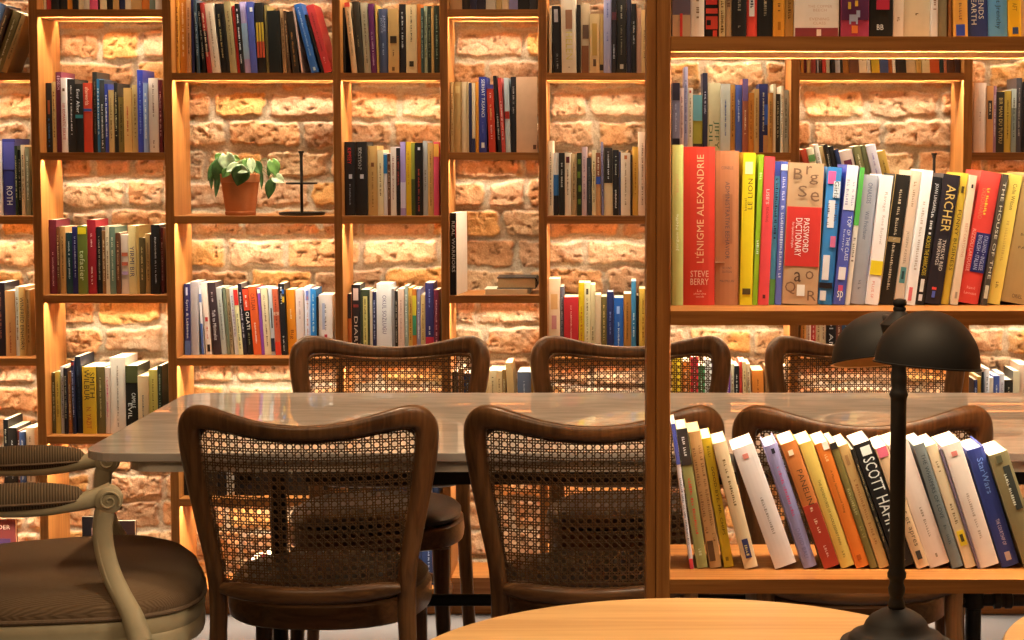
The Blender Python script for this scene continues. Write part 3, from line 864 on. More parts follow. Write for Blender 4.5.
far(5, 2, 'in the sixth column, second shelf', 'books on the second shelf of the sixth column', 548.3, '''
553.5 141 e0c4a0 tall_cream T:5a4838:.1:.9:.3:.7:d:KITAP_TAS_AFF
559 153 dcd0c0 white_and_blue B:2c6498:.35:.68 B:241e20:.68:1
565 153 242422 black T:c8c0b0:.14:.55:.3:.7:d:George_Orwell
571 153 e0c8a8 cream B:5c2428:.06:.16:.2:.8 M:6a5038:.25:.7
577 154 c8a070 tan M:705030
582 153 2c3018 black_and_green B:6c7828:.1:.18:.2:.8 B:6c7828:.3:.4:.1:.7 B:6c7828:.52:.62:.3:.9 B:6c7828:.74:.82:.2:.8
587 147 c8a4a0 pinkish M:805068
592 158 3c3c3e charcoal L:-1 M:807870
596 150 dcc090 pale_yellow M:6a5028
601 153 d0945c orange-brown B:8a4c30:.0:.38 B:34509c:.38:.5 T:f0d8b0:.05:.35:.3:.7:d:SONATANA
604 142 8c8098 mauve L:-1 M:403848
613 148 dcbc8c cream_black-topped B:2c2420:.0:.52 M:d8d0c8:.05:.45
619 150 221e20 black T:e0d8c8:.6:.9:.25:.7:d:LEMUR M:c0b8a0:.05:.4
621 152 3a4060 navy
630.5 153 e6ccac thick_white B:c06838:.04:.1:.35:.65 M:8a7050:.15:.85
632.5 155 3a2820 thin_brown
638.5 147 dca040 yellow-orange M:a86818:.2:.7
646.5 132 e0bc9c tall_pinkish_cream T:6a4838:.1:.9:.3:.65:d:YUNUS_ALINTILAR_BURHAN''', dl=.05)
far(5, 3, 'above the middle caned chair across the table', 'books above the middle caned chair across the table', 547.6, '''
559 279 e0bc94 thick_cream B:d09c60:.2:.4:.2:.8 B:c08078:.48:.66:.25:.7
563 287 5c5860 grey M:a8a0a0
578 297 bc2c30 thick_red T:e8a890:.14:.85:.5:.8:d:Cinayet_Alfabesi T:e8a890:.3:.85:.2:.45:d:AKSELEN
584 283 dcb820 bright_yellow M:a85028:.3:.9 
590 283 e0cc98 pale_yellow B:4c4430:.08:.16:.3:.7 M:6a5c38:.2:.95
595 285 d8c090 cream T:6a5838:.6:.8:.3:.7:d:KAZA
601 295 d0b088 tan
607 297 6c5c30 dark_olive M:c8a868
614 292 26305c navy H T:8090c0:.3:.7:.3:.7:d:ALEXIS
624 298 2458a0 blue T:c8d8e8:.4:.9:.45:.75:d:DOSTOYEVSKI B:8ca8d0:.15:.28:.3:.6
632 294 a06c30 brown M:604018
637 281 3c7898 teal_blue M:c8e0e8:.4:.8
640 296 2c1c18 thin_black
648 289 c8a040 mustard M:7a5818''', vis=(0, 343), dl=.085)

far(6, 2, 'on the wall shelf beside the tall post', 'books on the wall shelf right of the post', 672, '''
680 83 7c7484 mauve B:2c2430:.0:.25 B:241c28:.8:1 M:c0b8c8:.3:.7
684 88 d8b0a0 pinkish M:805050
688 67 9c90a4 grey-lilac M:504860
693 88 e0c8a8 cream B:c04838:.04:.08:.3:.7 M:705840
703 95 a89838 yellow_and_teal B:6c9c9c:.0:.45 B:3a3024:.85:.95
708 73 2c2838 black T:c8c0c8:.2:.55:.3:.7:d:MARTINI
721 83 d8c494 thick_cream T:4c6c48:.55:.95:.45:.9:d:JIFFY T:4c6c48:.6:.9:.1:.4:d:DIL
731 84 ccc4b0 grey-cream T:44588c:.2:.55:.5:.8:d:AVI_YILMAZ T:44588c:.2:.75:.2:.48:d:BUDAPESTE H
736 85 cc8c3c orange-tan M:704018
743 85 4c5c9c blue T:c8d0e8:.2:.6:.3:.7:d:Cool_Hand_Monica
749 79 9c5438 mauve-brown B:6a5078:.0:.3 M:e8c090:.4:.8
755 93 cc7c2c orange M:6a3414:.1:.8
760 89 bc9054 tan M:704c20
769 84 282c58 navy B:c08850:.75:1:.5:1 B:3c58a0:.3:.6:.6:1 M:c8b890:.1:.7
774 93 b8803c brown M:5a3414
777 84 dcc8a0 thin_cream
781.5 94 3c3024 dark_brown M:c0a878
784.5 86 e0d0b0 cream M:6a5838
790 90 b0a890 grey M:605848''', vis=(60, 147), dl=.05)
far(6, 4, 'right of the middle chair across the table', 'books right of the middle chair across the table', 672.5, '''
682 358 d8b028 yellow M:705010
691 362 cc7028 orange M:f0d0a0
699 357 b42c30 red M:f0c8b8
706 366 487848 green M:d8e0c0
713 360 e0d4c4 white M:605040
722 362 3c4890 blue M:d0d4e8
727 364 d8c4a8 cream M:705040
732 366 6c3c8c purple M:d8c0e0
736 364 dcc8a0 cream M:805838
741 366 1e1c1c black M:c8c0b0
745 362 c84030 red L:-1
750 362 d8b47c cream L:-2 M:704820
755 364 e0c090 pale_cream L:-3 M:603820
768 371 dc8434 orange G:756 L:-2 M:703010
780 368 8a5c34 brown M:e0c090
790 366 d8c0a0 pale_tan M:705030''', vis=(330, 394))
far(7, 1, 'in the row under the lit front shelf edge', 'books in the row under the lit front shelf edge', 801, '''
804 16 d08838 orange M:603010
807 14 6c2028 maroon
811 18 c89c60 tan M:604020
816 15 8c3428 rust M:e0b898
819 17 a89c94 grey L:-2
823 14 3c2420 dark_brown L:-2 M:b08868
827 16 c84030 red L:-2
831 13 d8c4a0 cream L:-2 M:604828
836 15 221e1c black L:-3 M:a89878
841 13 b0a49c grey L:-3 M:605048
844 17 2c2820 black L:-3
850 15 a06428 orange-brown L:-3 M:e0b880
860 12 6c4028 brown L:-3 B:e07040:.0:.75:.1:.9
868 14 dcc098 cream L:-3 M:805830
872 16 e0d0b8 white L:-3 M:705040
881 13 d0a428 yellow L:-4 M:604810
890 14 444c6c slate_blue L:-4 M:c8a878
894 16 d07030 orange L:-3
897 15 e0c8a8 cream L:-3
908 13 2c221c black L:-4 M:b8a888
918 15 d8b888 cream L:-4 M:805830
923.5 14 c09448 yellow-tan L:-4 M:604818
932 16 d8bc88 cream L:-4 M:805830
942 13 cc5828 orange-red L:-4 M:f0c8a0
946 15 24302c dark_green L:-3
949 17 b06848 rust L:-2
957 13 4c2c1c brown L:-1 M:a07848
962.5 16 3a2420 dark_brown M:a08068''', vis=(59, 80), dl=.05)
far(7, 2, 'leaning on the wall shelf above the front books', 'books leaning on the wall shelf above the front books', 815, '''
821 150 b84830 red L:-15
828 149 dcc8a4 cream L:-15 B:5c8848:.1:.2
833 145 e4d4c0 white L:-15 M:806048
838 147 cca468 tan L:-15
842 145 24201c black L:-15 M:b0a080
848 147 221e1e black L:-15
853 150 303858 navy L:-15
867 152 d8b8a4 pinkish_cream L:-15 B:6c2c40:.15:.3:.2:.8
875 147 7c7448 olive L:-15 M:d8d0a0
880 146 6c6844 dark_olive L:-15
891 146 e0d0d0 white L:-16 M:8870a8:.1:.9
901 152 c89c48 yellow-tan L:-16 M:604818''', vis=(60, 174))
far(7, 3, 'under the middle front shelf, left of the lamp', 'books under the middle front shelf', 800.5, '''
806 288 c07c38 orange-brown M:603410
811 286 dcb898 pinkish_cream M:904830
816 290 b83830 red M:f0c8b0
821 287 d8b888 cream M:704c28
826 289 e0c8a0 pale_cream M:805838
836 285 221e20 black T:d0c8c0:.35:.9:.3:.7:d:DOI_AN
842 288 7c4838 rust M:e0b898
850 290 3c5068 slate_blue M:c8d0d8
858 286 d0b078 tan M:604020''', vis=(325, 343))
far(8, 2, 'at the right edge, beside the tall upright', 'books at the right edge', 973.3, '''
986 83 e0bca0 tall_pinkish_cream T:a88070:.4:.6:.4:.6:d:ISSIZ H
993 86 d08c50 orange B:3a2c24:.22:.5:.2:.8 M:f0d0a0:.25:.48
996 86 a87888 mauve M:e0c8c8
1004 92 3a3024 black T:d8b468:.1:.85:.3:.75:d:BIR_MAN_DU_TUTKU
1011 91 cca440 mustard T:4c3c18:.15:.8:.3:.65:d:JOURNALS_TUZU
1016 89 8c9080 grey-green B:c8c8b8:.0:.3 M:404838
1022 78 4c4444 charcoal M:a89888
1032 82 241e20 black M:c0b0a0
1044 86 c89868 tan M:603818
1060 84 6c3028 maroon M:d8b090''', vis=(60, 175), dl=.05)
far(8, 4, 'at the right edge beyond the far table end', 'books at the right edge beyond the table', 973.3, '''
977 380 26345c navy M:c8c8d8
981 377 d8a848 yellow
984 372 28303a black L:-1
989 369 e0d8d4 white M:404048
993 378 dcc8b0 cream
999 376 4c5c9c blue M:d8dcec
1004 374 dcd4d0 white M:705878
1012 380 2a241e black M:b0a080
1019 371 2c2820 black B:d8c49c:.0:.5 
1030 365 dcb898 pinkish_cream M:805848
1045 370 8c3c30 rust M:e0c0a0''', vis=(330, 394))

far(2, 4, 'low under the table', 'dark books low under the table', 182, '''
190 424 1e1c1c black M:a09078
199 420 2c2420 dark_brown M:b09868
207 428 24262e black M:9098a0
216 422 3a2c20 brown M:b89860
225 418 1c1a1c black M:a8a098
233 426 dcc8b0 white
243 424 1e1c20 black M:b0a088
252 430 2a2226 black M:a09080
262 422 201c1a black M:b8a890
274 426 302420 dark_brown M:c0a070
286 424 1e1e22 black M:a8a098
297 428 24201e black M:b09878
330 424 2c241e dark_brown M:b09868''', vis=(470, 497))
far(2, 5, 'low on the bottom shelf, behind the left caned chair', 'bright books on the bottom shelf', 250, '''
262 560 c84868 pink M:f0d0d8
274 556 b83440 crimson M:f0c8c0
286 562 d8a888 salmon M:904838''', vis=(555, 580))
far(3, 4, 'beside the round chair seat under the table', 'books beside the round chair seat', 344, '''
356 430 2c2824 black M:a89878
370 424 5a3c28 brown M:c8a878
384 428 28304c navy M:a8a8c0
398 426 241e1e black M:b0a088
412 424 34405c slate_blue M:c0c8d0
424 428 2c2a2a charcoal M:a8a098
432 430 e0dcd8 white M:4060a0
439 428 3c5c94 blue M:d8e0f0''', vis=(475, 497))
far(3, 5, 'on the bottom shelf under the round chair seat', 'navy books on the bottom shelf', 395, '''
409 530 2c3450 navy M:a0a8b8
422 526 28304c dark_navy M:a0a8b8
436 530 243050 deep_blue M:a8b0c0''', vis=(548, 595))

# the open bookcase in front
def near(k, where, group, x0, rows, dl, depth=None, vis=(0, 640)):
    z = FZ[k]
    shelf_of_books(where, group, z, YN, dl, x0, rows.strip().split('\n'), (pxr, FXR), Z_to_py(z, YN+dl), depth, vis)
near(1, 'on the top front shelf', 'books on the top front shelf', 672, '''
691 -98 d8b0a0 photo-spined B:6c5c64:.3:.83 B:c8a47c:.83:1 B:d83c34:.82:1:.42:.56
704.5 -100 f0d8bc cream M:8a6848:.6:.85
719 -92 201c1c black B:d83c30:.3:.74:.1:.9 B:d84834:.77:.93:.1:.95 B:201c1c:.81:.83:.1:.95 B:201c1c:.86:.9:.15:.45 B:d84834:.94:.99:.6:.9
725.5 -95 d8b478 tan T:7a5828:.3:.95:.3:.7:d:MARGUERITE_YOURS
732 -92 d8ac78 pinkish_tan M:8a5c38
746.5 -104 26221f wide_black M:988870:.7:.84 M:988870:.89:.95
757.5 -99 e84c3c bright_red B:f0e0d0:.6:.84:.25:.75 M:404050:.65:.83
773 -95 201e1c wide_black T:a89878:.7:.85:.5:.62:d:ACIMASIZ T:a89878:.7:.85:.3:.42:d:GENCLIK
785 -98 e09430 orange M:7a4c18:.74:.82 B:b06c18:.88:.94:.4:.65
794 -92 b8823c dull_tan M:704818:.4:.9
839 -96 f0dcc4 wide_white_and_maroon B:883838:.924:1 B:e8ccb4:.935:.985:.5:.6 T:d0ac90:.754:.774:.3:.84:h:THE_COPPER T:d0ac90:.782:.803:.42:.72:h:BEECH T:d0ac90:.848:.869:.34:.78:h:EVENING T:d0ac90:.879:.90:.42:.7:h:CLASS
840.5 -90 4c2018 thin_maroon
869 -100 a83c54 pink_picture B:5c2844:.0:.87 B:a8a8b8:.83:.88:.3:.6 B:a8a8b8:.80:.85:.55:.68 B:a8a8b8:.87:.9:.3:.36 B:a8a8b8:.87:.9:.54:.6 B:e07838:.91:.965:.38:.6 B:d8a838:.74:.79:.25:.35 B:d8a838:.73:.77:.5:.6
893 -98 221e18 thick_black T:f0e4d8:.9:.94:.32:.6:h:BB B:b82c3c:.4:.79:.3:.85
904 -92 ecd0b0 cream M:a88868:.8:.88
931 -96 f0d4a8 wide_cream_worn M:7a5830:.8:.88
938 -94 f0e0cc white T:a88068:.4:.8:.3:.6:d:BERGMAN
948 -90 a89870 grey-tan O
950 -91 9c5c28 thin_brown L:-3
968 -96 f0a848 yellow-orange L:-4 M:a87040:.73:.87 B:3c50a8:.9:.985:.2:.8
989 -98 344070 navy L:-4 T:f0e0c8:.66:.86:.55:.8:d:R_ENDS T:f0e0c8:.66:.9:.2:.45:d:E_EARTH
1009 -95 6ca8d0 sky_blue L:-4 T:34506c:.62:.93:.35:.65:d:mant_Jrenchy
1022 -97 f0b020 bright_yellow L:-4 T:a07010:.74:.8:.3:.65:d:AFT B:34486c:.92:.97:.3:.75
1034 -94 dcb080 pale_tan L:-4 M:704828
1050 -90 3c3430 charcoal M:b8a890''', .05)
near(2, 'on the middle front shelf', 'books on the middle front shelf', 671.5, '''
683.5 145 b8b468 pale_green H T:e8e4b8:.43:.66:.35:.65:u:Jürgen_Neffe M:c0a468:.15:.35
715 147 cc3c2c large_red H T:f0bc88:.05:.73:.36:.64:u:L'ÉNIGME_ALEXANDRIE T:f0bc98:.78:.82:.22:.8:h:STEVE T:f0bc98:.83:.87:.22:.8:h:BERRY T:f0bc98:.9:.915:.44:.58:h:Le T:f0bc98:.92:.932:.32:.72:h:cherche T:f0bc98:.94:.95:.4:.65:h:midi
739 151 b8744c worn_brown H B:a86844:.28:.6:.3:.72 T:5c4848:.1:.12:.25:.75:h:CORNEILLE T:5c4848:.2:.7:.42:.6:d:ADMINISTRATIVE_BEHAVIOR T:5c4848:.75:.765:.3:.7:h:SECOND T:5c4848:.775:.79:.3:.7:h:EDITION T:5c4848:.835:.85:.2:.8:h:MACMILLAN B:e8c8a0:.72:.722:.0:.4
752 153 e8c824 bright_yellow L:3 T:3c3424:.17:.37:.45:.82:u:LE_LION T:3c3424:.3:.38:.2:.38:u:kessel B:c8d8a0:.06:.14:.2:.8 B:5c4828:.89:.93:.2:.85 M:7a6020:.95:.97
757.5 155 98b828 lime_green L:6 M:d8e0a0:.08:.2 T:e8f0c8:.53:.67:.3:.6:u:hachette
768.5 157 e44c4c bright_coral_red L:6 T:f8d8c8:.22:.32:.3:.6:d:LISE'S T:882028:.34:.44:.35:.6:d:READING B:601c20:.93:.955:.4:.65
774.5 162 58a0b8 teal_and_green L:6 T:28304c:.08:.55:.35:.7:d:TURK_EDEBIYATI_USTUNE B:68a850:.82:1 B:4858a8:.0:.1 
781.5 162 6068b0 violet-blue L:6 M:c8c8e8:.1:.8 B:e8e0e8:.02:.06
817.5 164 c09870 letter-patterned_brown L:6 B:cc3830:.31:.73 T:f4e0d0:.39:.63:.5:.66:d:PASSWORD T:f4e0d0:.39:.66:.28:.46:d:DICTIONARY T:f0d0c0:.42:.6:.16:.24:d:For_Speakers_of_English T:7a5840:.04:.12:.15:.4:h:B T:7a5840:.08:.15:.6:.85:h:g T:7a5840:.16:.24:.3:.55:h:S T:7a5840:.2:.27:.65:.9:h:e T:7a5840:.02:.08:.5:.66:h:r T:583c2c:.77:.84:.3:.5:h:a T:7a5840:.76:.82:.62:.85:h:o T:7a5840:.84:.93:.06:.36:h:Q T:7a5840:.9:.97:.7:.95:h:R B:f0e4d8:.86:.94:.4:.62
832.5 168 3c80b8 blue_collage L:9 B:e8dcd8:.24:.44:.25:.7 B:e8dcd8:.64:.82:.15:.6 B:e05c8c:.03:.12:.1:.6 B:d8d8e0:.1:.22:.5:.95 B:c86888:.5:.58:.55:.9 B:241e20:.84:.88:.0:.9 B:e0d8d0:.9:.97:.1:.5 M:505068:.26:.43:2 T:282838:.1:.22:.55:.85:d:Girls
844.5 166 4c54a0 blue_and_white L:13 B:e8dcd8:.0:.32 M:a8a0b0:.1:.3:2 T:e0dcf0:.36:.44:.5:.85:d:TOP T:e0dcf0:.46:.68:.55:.85:d:OF_THE_CLASS T:c8c8e8:.46:.62:.2:.42:d:kenny B:e8dcd8:.73:.82:.2:.8 B:c85070:.86:.9:.3:.7 T:f0e8f0:.9:.97:.25:.75:h:sp
850 168 e8d8c0 white_green-topped L:14 B:58a848:.0:.42 M:807060:.5:.7
865 176 a8a4a4 grey L:13 T:54586c:.06:.22:.35:.65:d:ONASSIS T:54586c:.28:.5:.35:.62:d:Willi_Frischauer M:706c70:.8:.92
878 176 f0e0d4 white L:14 T:a89c94:.13:.28:.4:.7:d:Ravage T:a89c94:.31:.53:.4:.7:d:René_Barjavel B:e8c828:.66:.77 T:d87068:.82:.95:.3:.5:d:PLUS_SF
893.5 176 28221c thick_black L:16 T:c0a888:.06:.9:.44:.54:d:FRATINI_-_RETROSPECTION B:c8a060:.0:1:.0:.04 B:a88858:.48:.52:.1:.9
904 172 e0c0a0 cream L:17 T:806850:.45:.7:.3:.6:d:JOSEPH_KESSEL_: M:a88868:.08:.28 B:5c8c84:.72:.84:.25:.8 B:2c4440:.75:.81:.4:.65
914.5 171 ece0d4 tall_white L:17 T:c0ac9c:.2:.8:.4:.68:d:DE_NEUVE_CAPE_-_SENTIMENTS B:d86868:.87:.97:.2:.55 
924 178 242020 black L:17 T:e0d8cc:.05:.27:.3:.72:d:JOAN_LINGARD T:e0d8cc:.27:.45:.35:.7:d:Read_and_Ride T:d8b830:.46:.77:.25:.7:d:ACROSS_THE_BARRICADES B:e8e0d0:.8:.9:.3:.7 B:e0d8d0:.92:.97:.3:.7
941 176 2a2226 thick_black L:18 T:c8a458:.08:.44:.28:.84:d:ARCHER T:d8c4b0:.5:.74:.52:.72:d:TWELVE_RED T:d8c4b0:.5:.7:.26:.46:d:HERRINGS B:e04838:.87:.89:.32:.58 B:5860a8:.9:.95:.36:.54
949 174 e0b840 yellow L:19 T:3c3018:.28:.74:.35:.8:d:FUNNY_BUSINESS B:4c3c20:.1:.15:.35:.7 M:7a6020:.9:.97
957.5 176 dcbc98 pale_brown L:18 T:c07860:.37:.63:.35:.7:d:BEST_CARTOONS B:2c2428:.07:.1:.4:.65 B:a08870:.9:.95:.4:.7
978.5 174 e8483c large_bright_red L:22 T:e8c040:.12:.34:.5:.8:d:RudyCato T:d87850:.13:.36:.2:.4:d:DIZIONARIO B:2c2c64:.46:.76:.3:1 T:b8b8d8:.48:.74:.7:.9:d:ITALIANO_•_INGLESE T:b8b8d8:.48:.74:.42:.62:d:ENGLISH_•_ITALIAN T:f0b098:.44:.76:.08:.24:d:RIZZOLI_LAROUSSE T:f0a898:.87:.89:.3:.7:h:Rizzoli T:f0a898:.91:.93:.2:.8:h:Larousse
986.5 175 4c4034 black_and_cream_patterned L:20 T:d8c8a8:.06:.8:.25:.75:d:THE_HOUSE_OF_THE B:c8b898:.85:.95:.2:.8
1000 176 e8c458 yellow L:21 T:3c3020:.07:.27:.4:.7:d:Colin_Wilson M:d0a850:.3:.7 T:8a7030:.82:.9:.4:.6:d:Panther
1026 177 a88450 wide_tan L:22 T:3c3024:.4:.42:.4:.8:h:THE T:3c3024:.46:.48:.3:.8:h:BOOK T:3c3024:.56:.58:.3:.8:h:FAIR T:3c3024:.93:.96:.4:.8:h:ORIEL O
1046 178 d8c4a8 cream L:22 M:705838''', .10)
near(3, 'on the lower front shelf', 'books leaning on the lower front shelf', 690, '''
694.5 424 e4d8d8 white_and_blue_thin L:-19 B:5058a8:.0:.28 B:d04048:.93:1 M:807888:.35:.9
708.5 430 a09858 olive_green L:-21 B:38302c:.0:.26 T:e8e0d4:.03:.24:.2:.7:d:DONALD_HANEWAY T:e04838:.3:.78:.3:.7:d:Radio_Valley_Tuesday_Two T:d0cc98:.84:.94:.3:.6:d:JEFF_BELART
722.5 433 c09058 old_brown L:-22 M:8a6038:.1:.8:2 B:5c4028:.8:.95:.1:.6 O
735 440 d0a828 yellow L:-23 T:3c3014:.22:.75:.4:.72:d:GOOD-BYE,_MR._CHIPS T:8a7420:.02:.16:.3:.6:d:BUTTERCO B:8a7020:.92:.95:.3:.6
759 444 e4c090 large_cream L:-32 G:741.5 T:806038:.13:.5:.45:.6:d:Jean_Luciani_l'aube_de_la_nuit B:3c3c64:.77:.92:.3:.75 T:d8c078:.79:.9:.38:.68:d:TOME
799 450 ecd4c4 wide_pinkish_white L:-43 G:775 T:a89484:.4:.75:.42:.55:d:Jean_Plaidy_de_nos_nuits B:d8806c:.06:.1:.35:.6 
818.5 447 988cac lavender L:-40 G:804 H T:c8587c:.12:.6:.4:.66:d:Rose_sous_l'Azur_Margaux T:7c7090:.68:.92:.3:.6:d:DAVID_BALI B:2c2830:.03:.07:.4:.65 
841.5 445 cc7438 orange_and_red L:-44 G:824 B:b03c28:.5:1 T:5c3c24:.22:.5:.4:.75:d:PANELIN T:f0c8a0:.52:.74:.4:.6:d:Dimitri_Filament T:e0a890:.8:.92:.3:.7:d:MS B:f0d0a8:.06:.1:.3:.6
856.5 445 e0b858 pale_yellow L:-43 T:604c24:.3:.82:.42:.62:d:THE_ADVENTURES_OF_HUCKLEBERRY_FINN M:a88840:.86:.95
871 445 e4782c bright_orange L:-42 B:f0dcc0:.0:.06:.5:.95 T:5c2c10:.22:.56:.4:.6:d:A_Many_Splendoured_Thing B:a85018:.9:.94:.3:.6 M:f0b070:.08:.2
878.5 444 7c6834 olive_brown L:-42 B:2c2824:.0:.05 T:b8a468:.34:.6:.35:.65:d:Herz_des_Sieges_Uber M:a89050:.65:.8
891 447 d0a060 tan L:-42 T:a8703c:.26:.85:.4:.62:d:Somnambule_de_la_Victoire B:a87848:.08:.16:.3:.6
896 450 302820 thin_dark_brown L:-42 M:a08858
917 446 262220 thick_black L:-45 T:f0e4d0:.12:.39:.22:.88:d:SCOTT T:f0e4d0:.43:.7:.22:.88:d:HAHN B:f0e4d0:.03:.1:.3:.85 M:b8a888:.85:.95
930.5 449 e0b484 cream_pink-topped L:-43 B:e06878:.0:.08:.1:.9 T:604830:.4:.82:.3:.75:d:avant_et_apres B:4c4038:.86:.93:.3:.7
952.5 446 ecccb4 wide_pinkish_white L:-43 T:a88c74:.5:.78:.4:.56:d:Lou_Andreas_Salom B:a08870:.9:.93:.45:.55
964.5 446 74746c grey_green L:-40 T:2c3438:.08:.6:.35:.7:d:THE_WHISPERS_OF_LOVE M:505450:.65:.85
978 447 e0c094 cream_yellow-labelled L:-41 M:8a6c48:.1:.25 T:806440:.45:.65:.4:.6:d:Nouvelle_Edition B:e8c030:.7:.82:.2:.85 B:4c4020:.73:.79:.38:.68
981 450 705c64 thin_grey L:-40
1001.5 447 ecd0b8 wide_white L:-40 T:b89c84:.35:.8:.4:.52:d:Jerome_Salinger_Cavendish B:d07868:.06:.1:.35:.65
1022 452 36407c thick_navy L:-37 G:1003 H T:7c98d0:.08:.38:.4:.75:d:StarWars T:d8c0c8:.6:.82:.42:.62:d:THE_COURTSHIP_OF B:c8a898:.88:.95:.35:.65
1046 456 8a7850 mottled_grey-brown L:-38 G:1025 B:3c3c34:.12:.5:.5:.85 T:d8d0b0:.15:.46:.58:.76:d:JOURNEY B:5c5438:.02:.08:.3:.6 
1066 456 d8c0a0 cream L:-38 G:1048 M:705838''', .07, .102)

finish_books(300)
# ------------------------------------------------------------------ potted plant
SHP = SHELFZ[(2, 2)]
Yp = YF+.085
pc = W(240.7, 214, Yp)
pot = thing('potted_plant', 'trailing green potted plant in a terracotta pot on the wall shelf', 'plant', (pc.x, Yp, SHP))
sc = Yp/F
terra = plain('terracotta', (.52, .20, .085), rough=.75, spec=.2, var=.12, scale=40, bump=.05)
hp = (214.5-173)*sc
prof = [(14.6*sc, 0), (15.2*sc, .002), (15.4*sc, .010), (14.8*sc, .012), (18.6*sc, hp*.79), (20.6*sc, hp*.80), (21.4*sc, hp*.99), (20.9*sc, hp), (19.6*sc, hp), (18.9*sc, hp*.88), (17.8*sc, hp*.86)]
MB().lathe(prof, n=40).build('pot', terra, pot, smooth=True)
soil = plain('soil', (.05, .032, .02), rough=.95, var=.4, scale=200, bump=.6)
MB().lathe([(.001, hp*.90), (8*sc, hp*.905), (18.6*sc, hp*.88)], n=24, cap=False).build('soil', soil, pot, smooth=True)
leafm = []
for nm, c in (('leaf_deep', (.045, .115, .03)), ('leaf_mid', (.10, .22, .05)), ('leaf_silver', (.36, .47, .29))):
    m, nt, b = newmat(nm)
    tc = N(nt, 'ShaderNodeTexCoord'); nz = N(nt, 'ShaderNodeTexNoise'); nz.inputs['Scale'].default_value = 55; nz.inputs['Detail'].default_value = 3
    nt.links.new(tc.outputs['Object'], nz.inputs['Vector'])
    cr = N(nt, 'ShaderNodeValToRGB'); cr.color_ramp.elements[0].position = .38; cr.color_ramp.elements[1].position = .66
    cr.color_ramp.elements[0].color = [x*.75 for x in c]+[1]; cr.color_ramp.elements[1].color = [min(1, x*1.3) for x in c]+[1]
    nt.links.new(nz.outputs['Fac'], cr.inputs[0]); nt.links.new(cr.outputs[0], b.inputs['Base Color'])
    b.inputs['Roughness'].default_value = .4; b.inputs['Subsurface Weight'].default_value = 0
    b.inputs['Transmission Weight'].default_value = 0
    leafm.append(m)
def heart(L, Wd, fold, curl):
    """heart-shaped blade from its stalk (0,0,0) to its tip (0,0,-L), facing -y"""
    vs = []; fs = []; nU, nV = 10, 4
    for i in range(nU+1):
        t = i/nU; w = Wd*.5*(math.sin(PI*min(1, t**.62))**.85)*(1.0 if t < .5 else 1.0)
        if i == 0: w = Wd*.12
        if i == nU: w = .0002
        up = .16*L*max(0, 1-t*4)
        for j in range(-nV, nV+1):
            s = j/nV; x = w*s; z = -L*t+up*abs(s)**1.5
            y = -fold*abs(s)*w+curl*t*t*L-.0
            vs.append((x, y, z))
    k = 2*nV+1
    for i in range(nU):
        for j in range(k-1): fs.append((i*k+j, i*k+j+1, (i+1)*k+j+1, (i+1)*k+j))
    return vs, fs
LEAVES = [ # stalk px, tip px, width px, distance offset, tone
 ((222, 156), (216, 163), 12, .010, 1), ((226, 155), (231, 173), 17, -.035, 2), ((219, 161), (217, 186), 13, -.03, 0),
 ((214, 164), (208, 181), 7, -.02, 0), ((211, 172), (212, 190), 5, -.02, 0), ((218, 176), (216, 198), 6, -.03, 0),
 ((238, 165), (226, 172), 10, -.06, 2), ((243, 168), (237, 186), 19, -.066, 0), ((240, 164), (252, 160), 7, .0, 2),
 ((246, 160), (247, 172), 9, -.02, 1), ((251, 160), (252, 174), 9, -.03, 2), ((256, 163), (262, 175), 11, -.03, 0),
 ((237, 168), (249, 172), 10, -.064, 2), ((272, 161), (277, 177), 13, -.01, 1), ((271, 163), (268, 178), 6, .005, 0),
 ((272, 181), (268, 199), 11, -.02, 0), ((274, 177), (285, 183), 11, -.015, 2), ((262, 174), (262, 190), 4, -.03, 0),
 ((233, 158), (241, 160), 8, .03, 1), ((228, 170), (222, 178), 9, -.058, 1)]
leafmb = [MB(), MB(), MB()]
for i, (a, t_, wpx, dy, tone) in enumerate(LEAVES):
    A = W(a[0], a[1], Yp+dy); T = W(t_[0], t_[1], Yp+dy-.008)
    d = T-A; L = d.length; zax = -d.normalized()
    yax = Vector((.12*math.sin(i*2.3), 1, .35*math.cos(i*1.7)-.25)); yax = (yax-zax*yax.dot(zax)).normalized(); xax = yax.cross(zax)
    M = Matrix((xax, yax, zax)).transposed()
    vs, fs = heart(L, wpx*sc, .35, .12*math.sin(i))
    leafo = MB().add([M @ Vector(v)+A-Vector((pc.x, Yp, SHP)) for v in vs], fs).build('leaf', leafm[tone], pot, smooth=True)
    sm = leafo.modifiers.new('thick', 'SOLIDIFY'); sm.thickness = .0006
stm = plain('plant_stem', (.12, .17, .05), rough=.5)
base = Vector((0, 0, hp*.88))
for i, (a, t_, wpx, dy, tone) in enumerate(LEAVES):
    A = W(a[0], a[1], Yp+dy)-Vector((pc.x, Yp, SHP))
    s0 = base+Vector((max(-.045, min(.045, A.x*.35)), max(-.04, min(.03, dy*.5)), 0))
    mid = (s0+A)/2+Vector((0, 0, .018+.012*abs(A.x)/.1)); mid.z = max(mid.z, hp*1.04)
    MB().sweep(spline([s0, mid, A], 5), .0009, .0009, (0, 1, .1), n=6, p=1).build('stem', stm, pot, smooth=True)

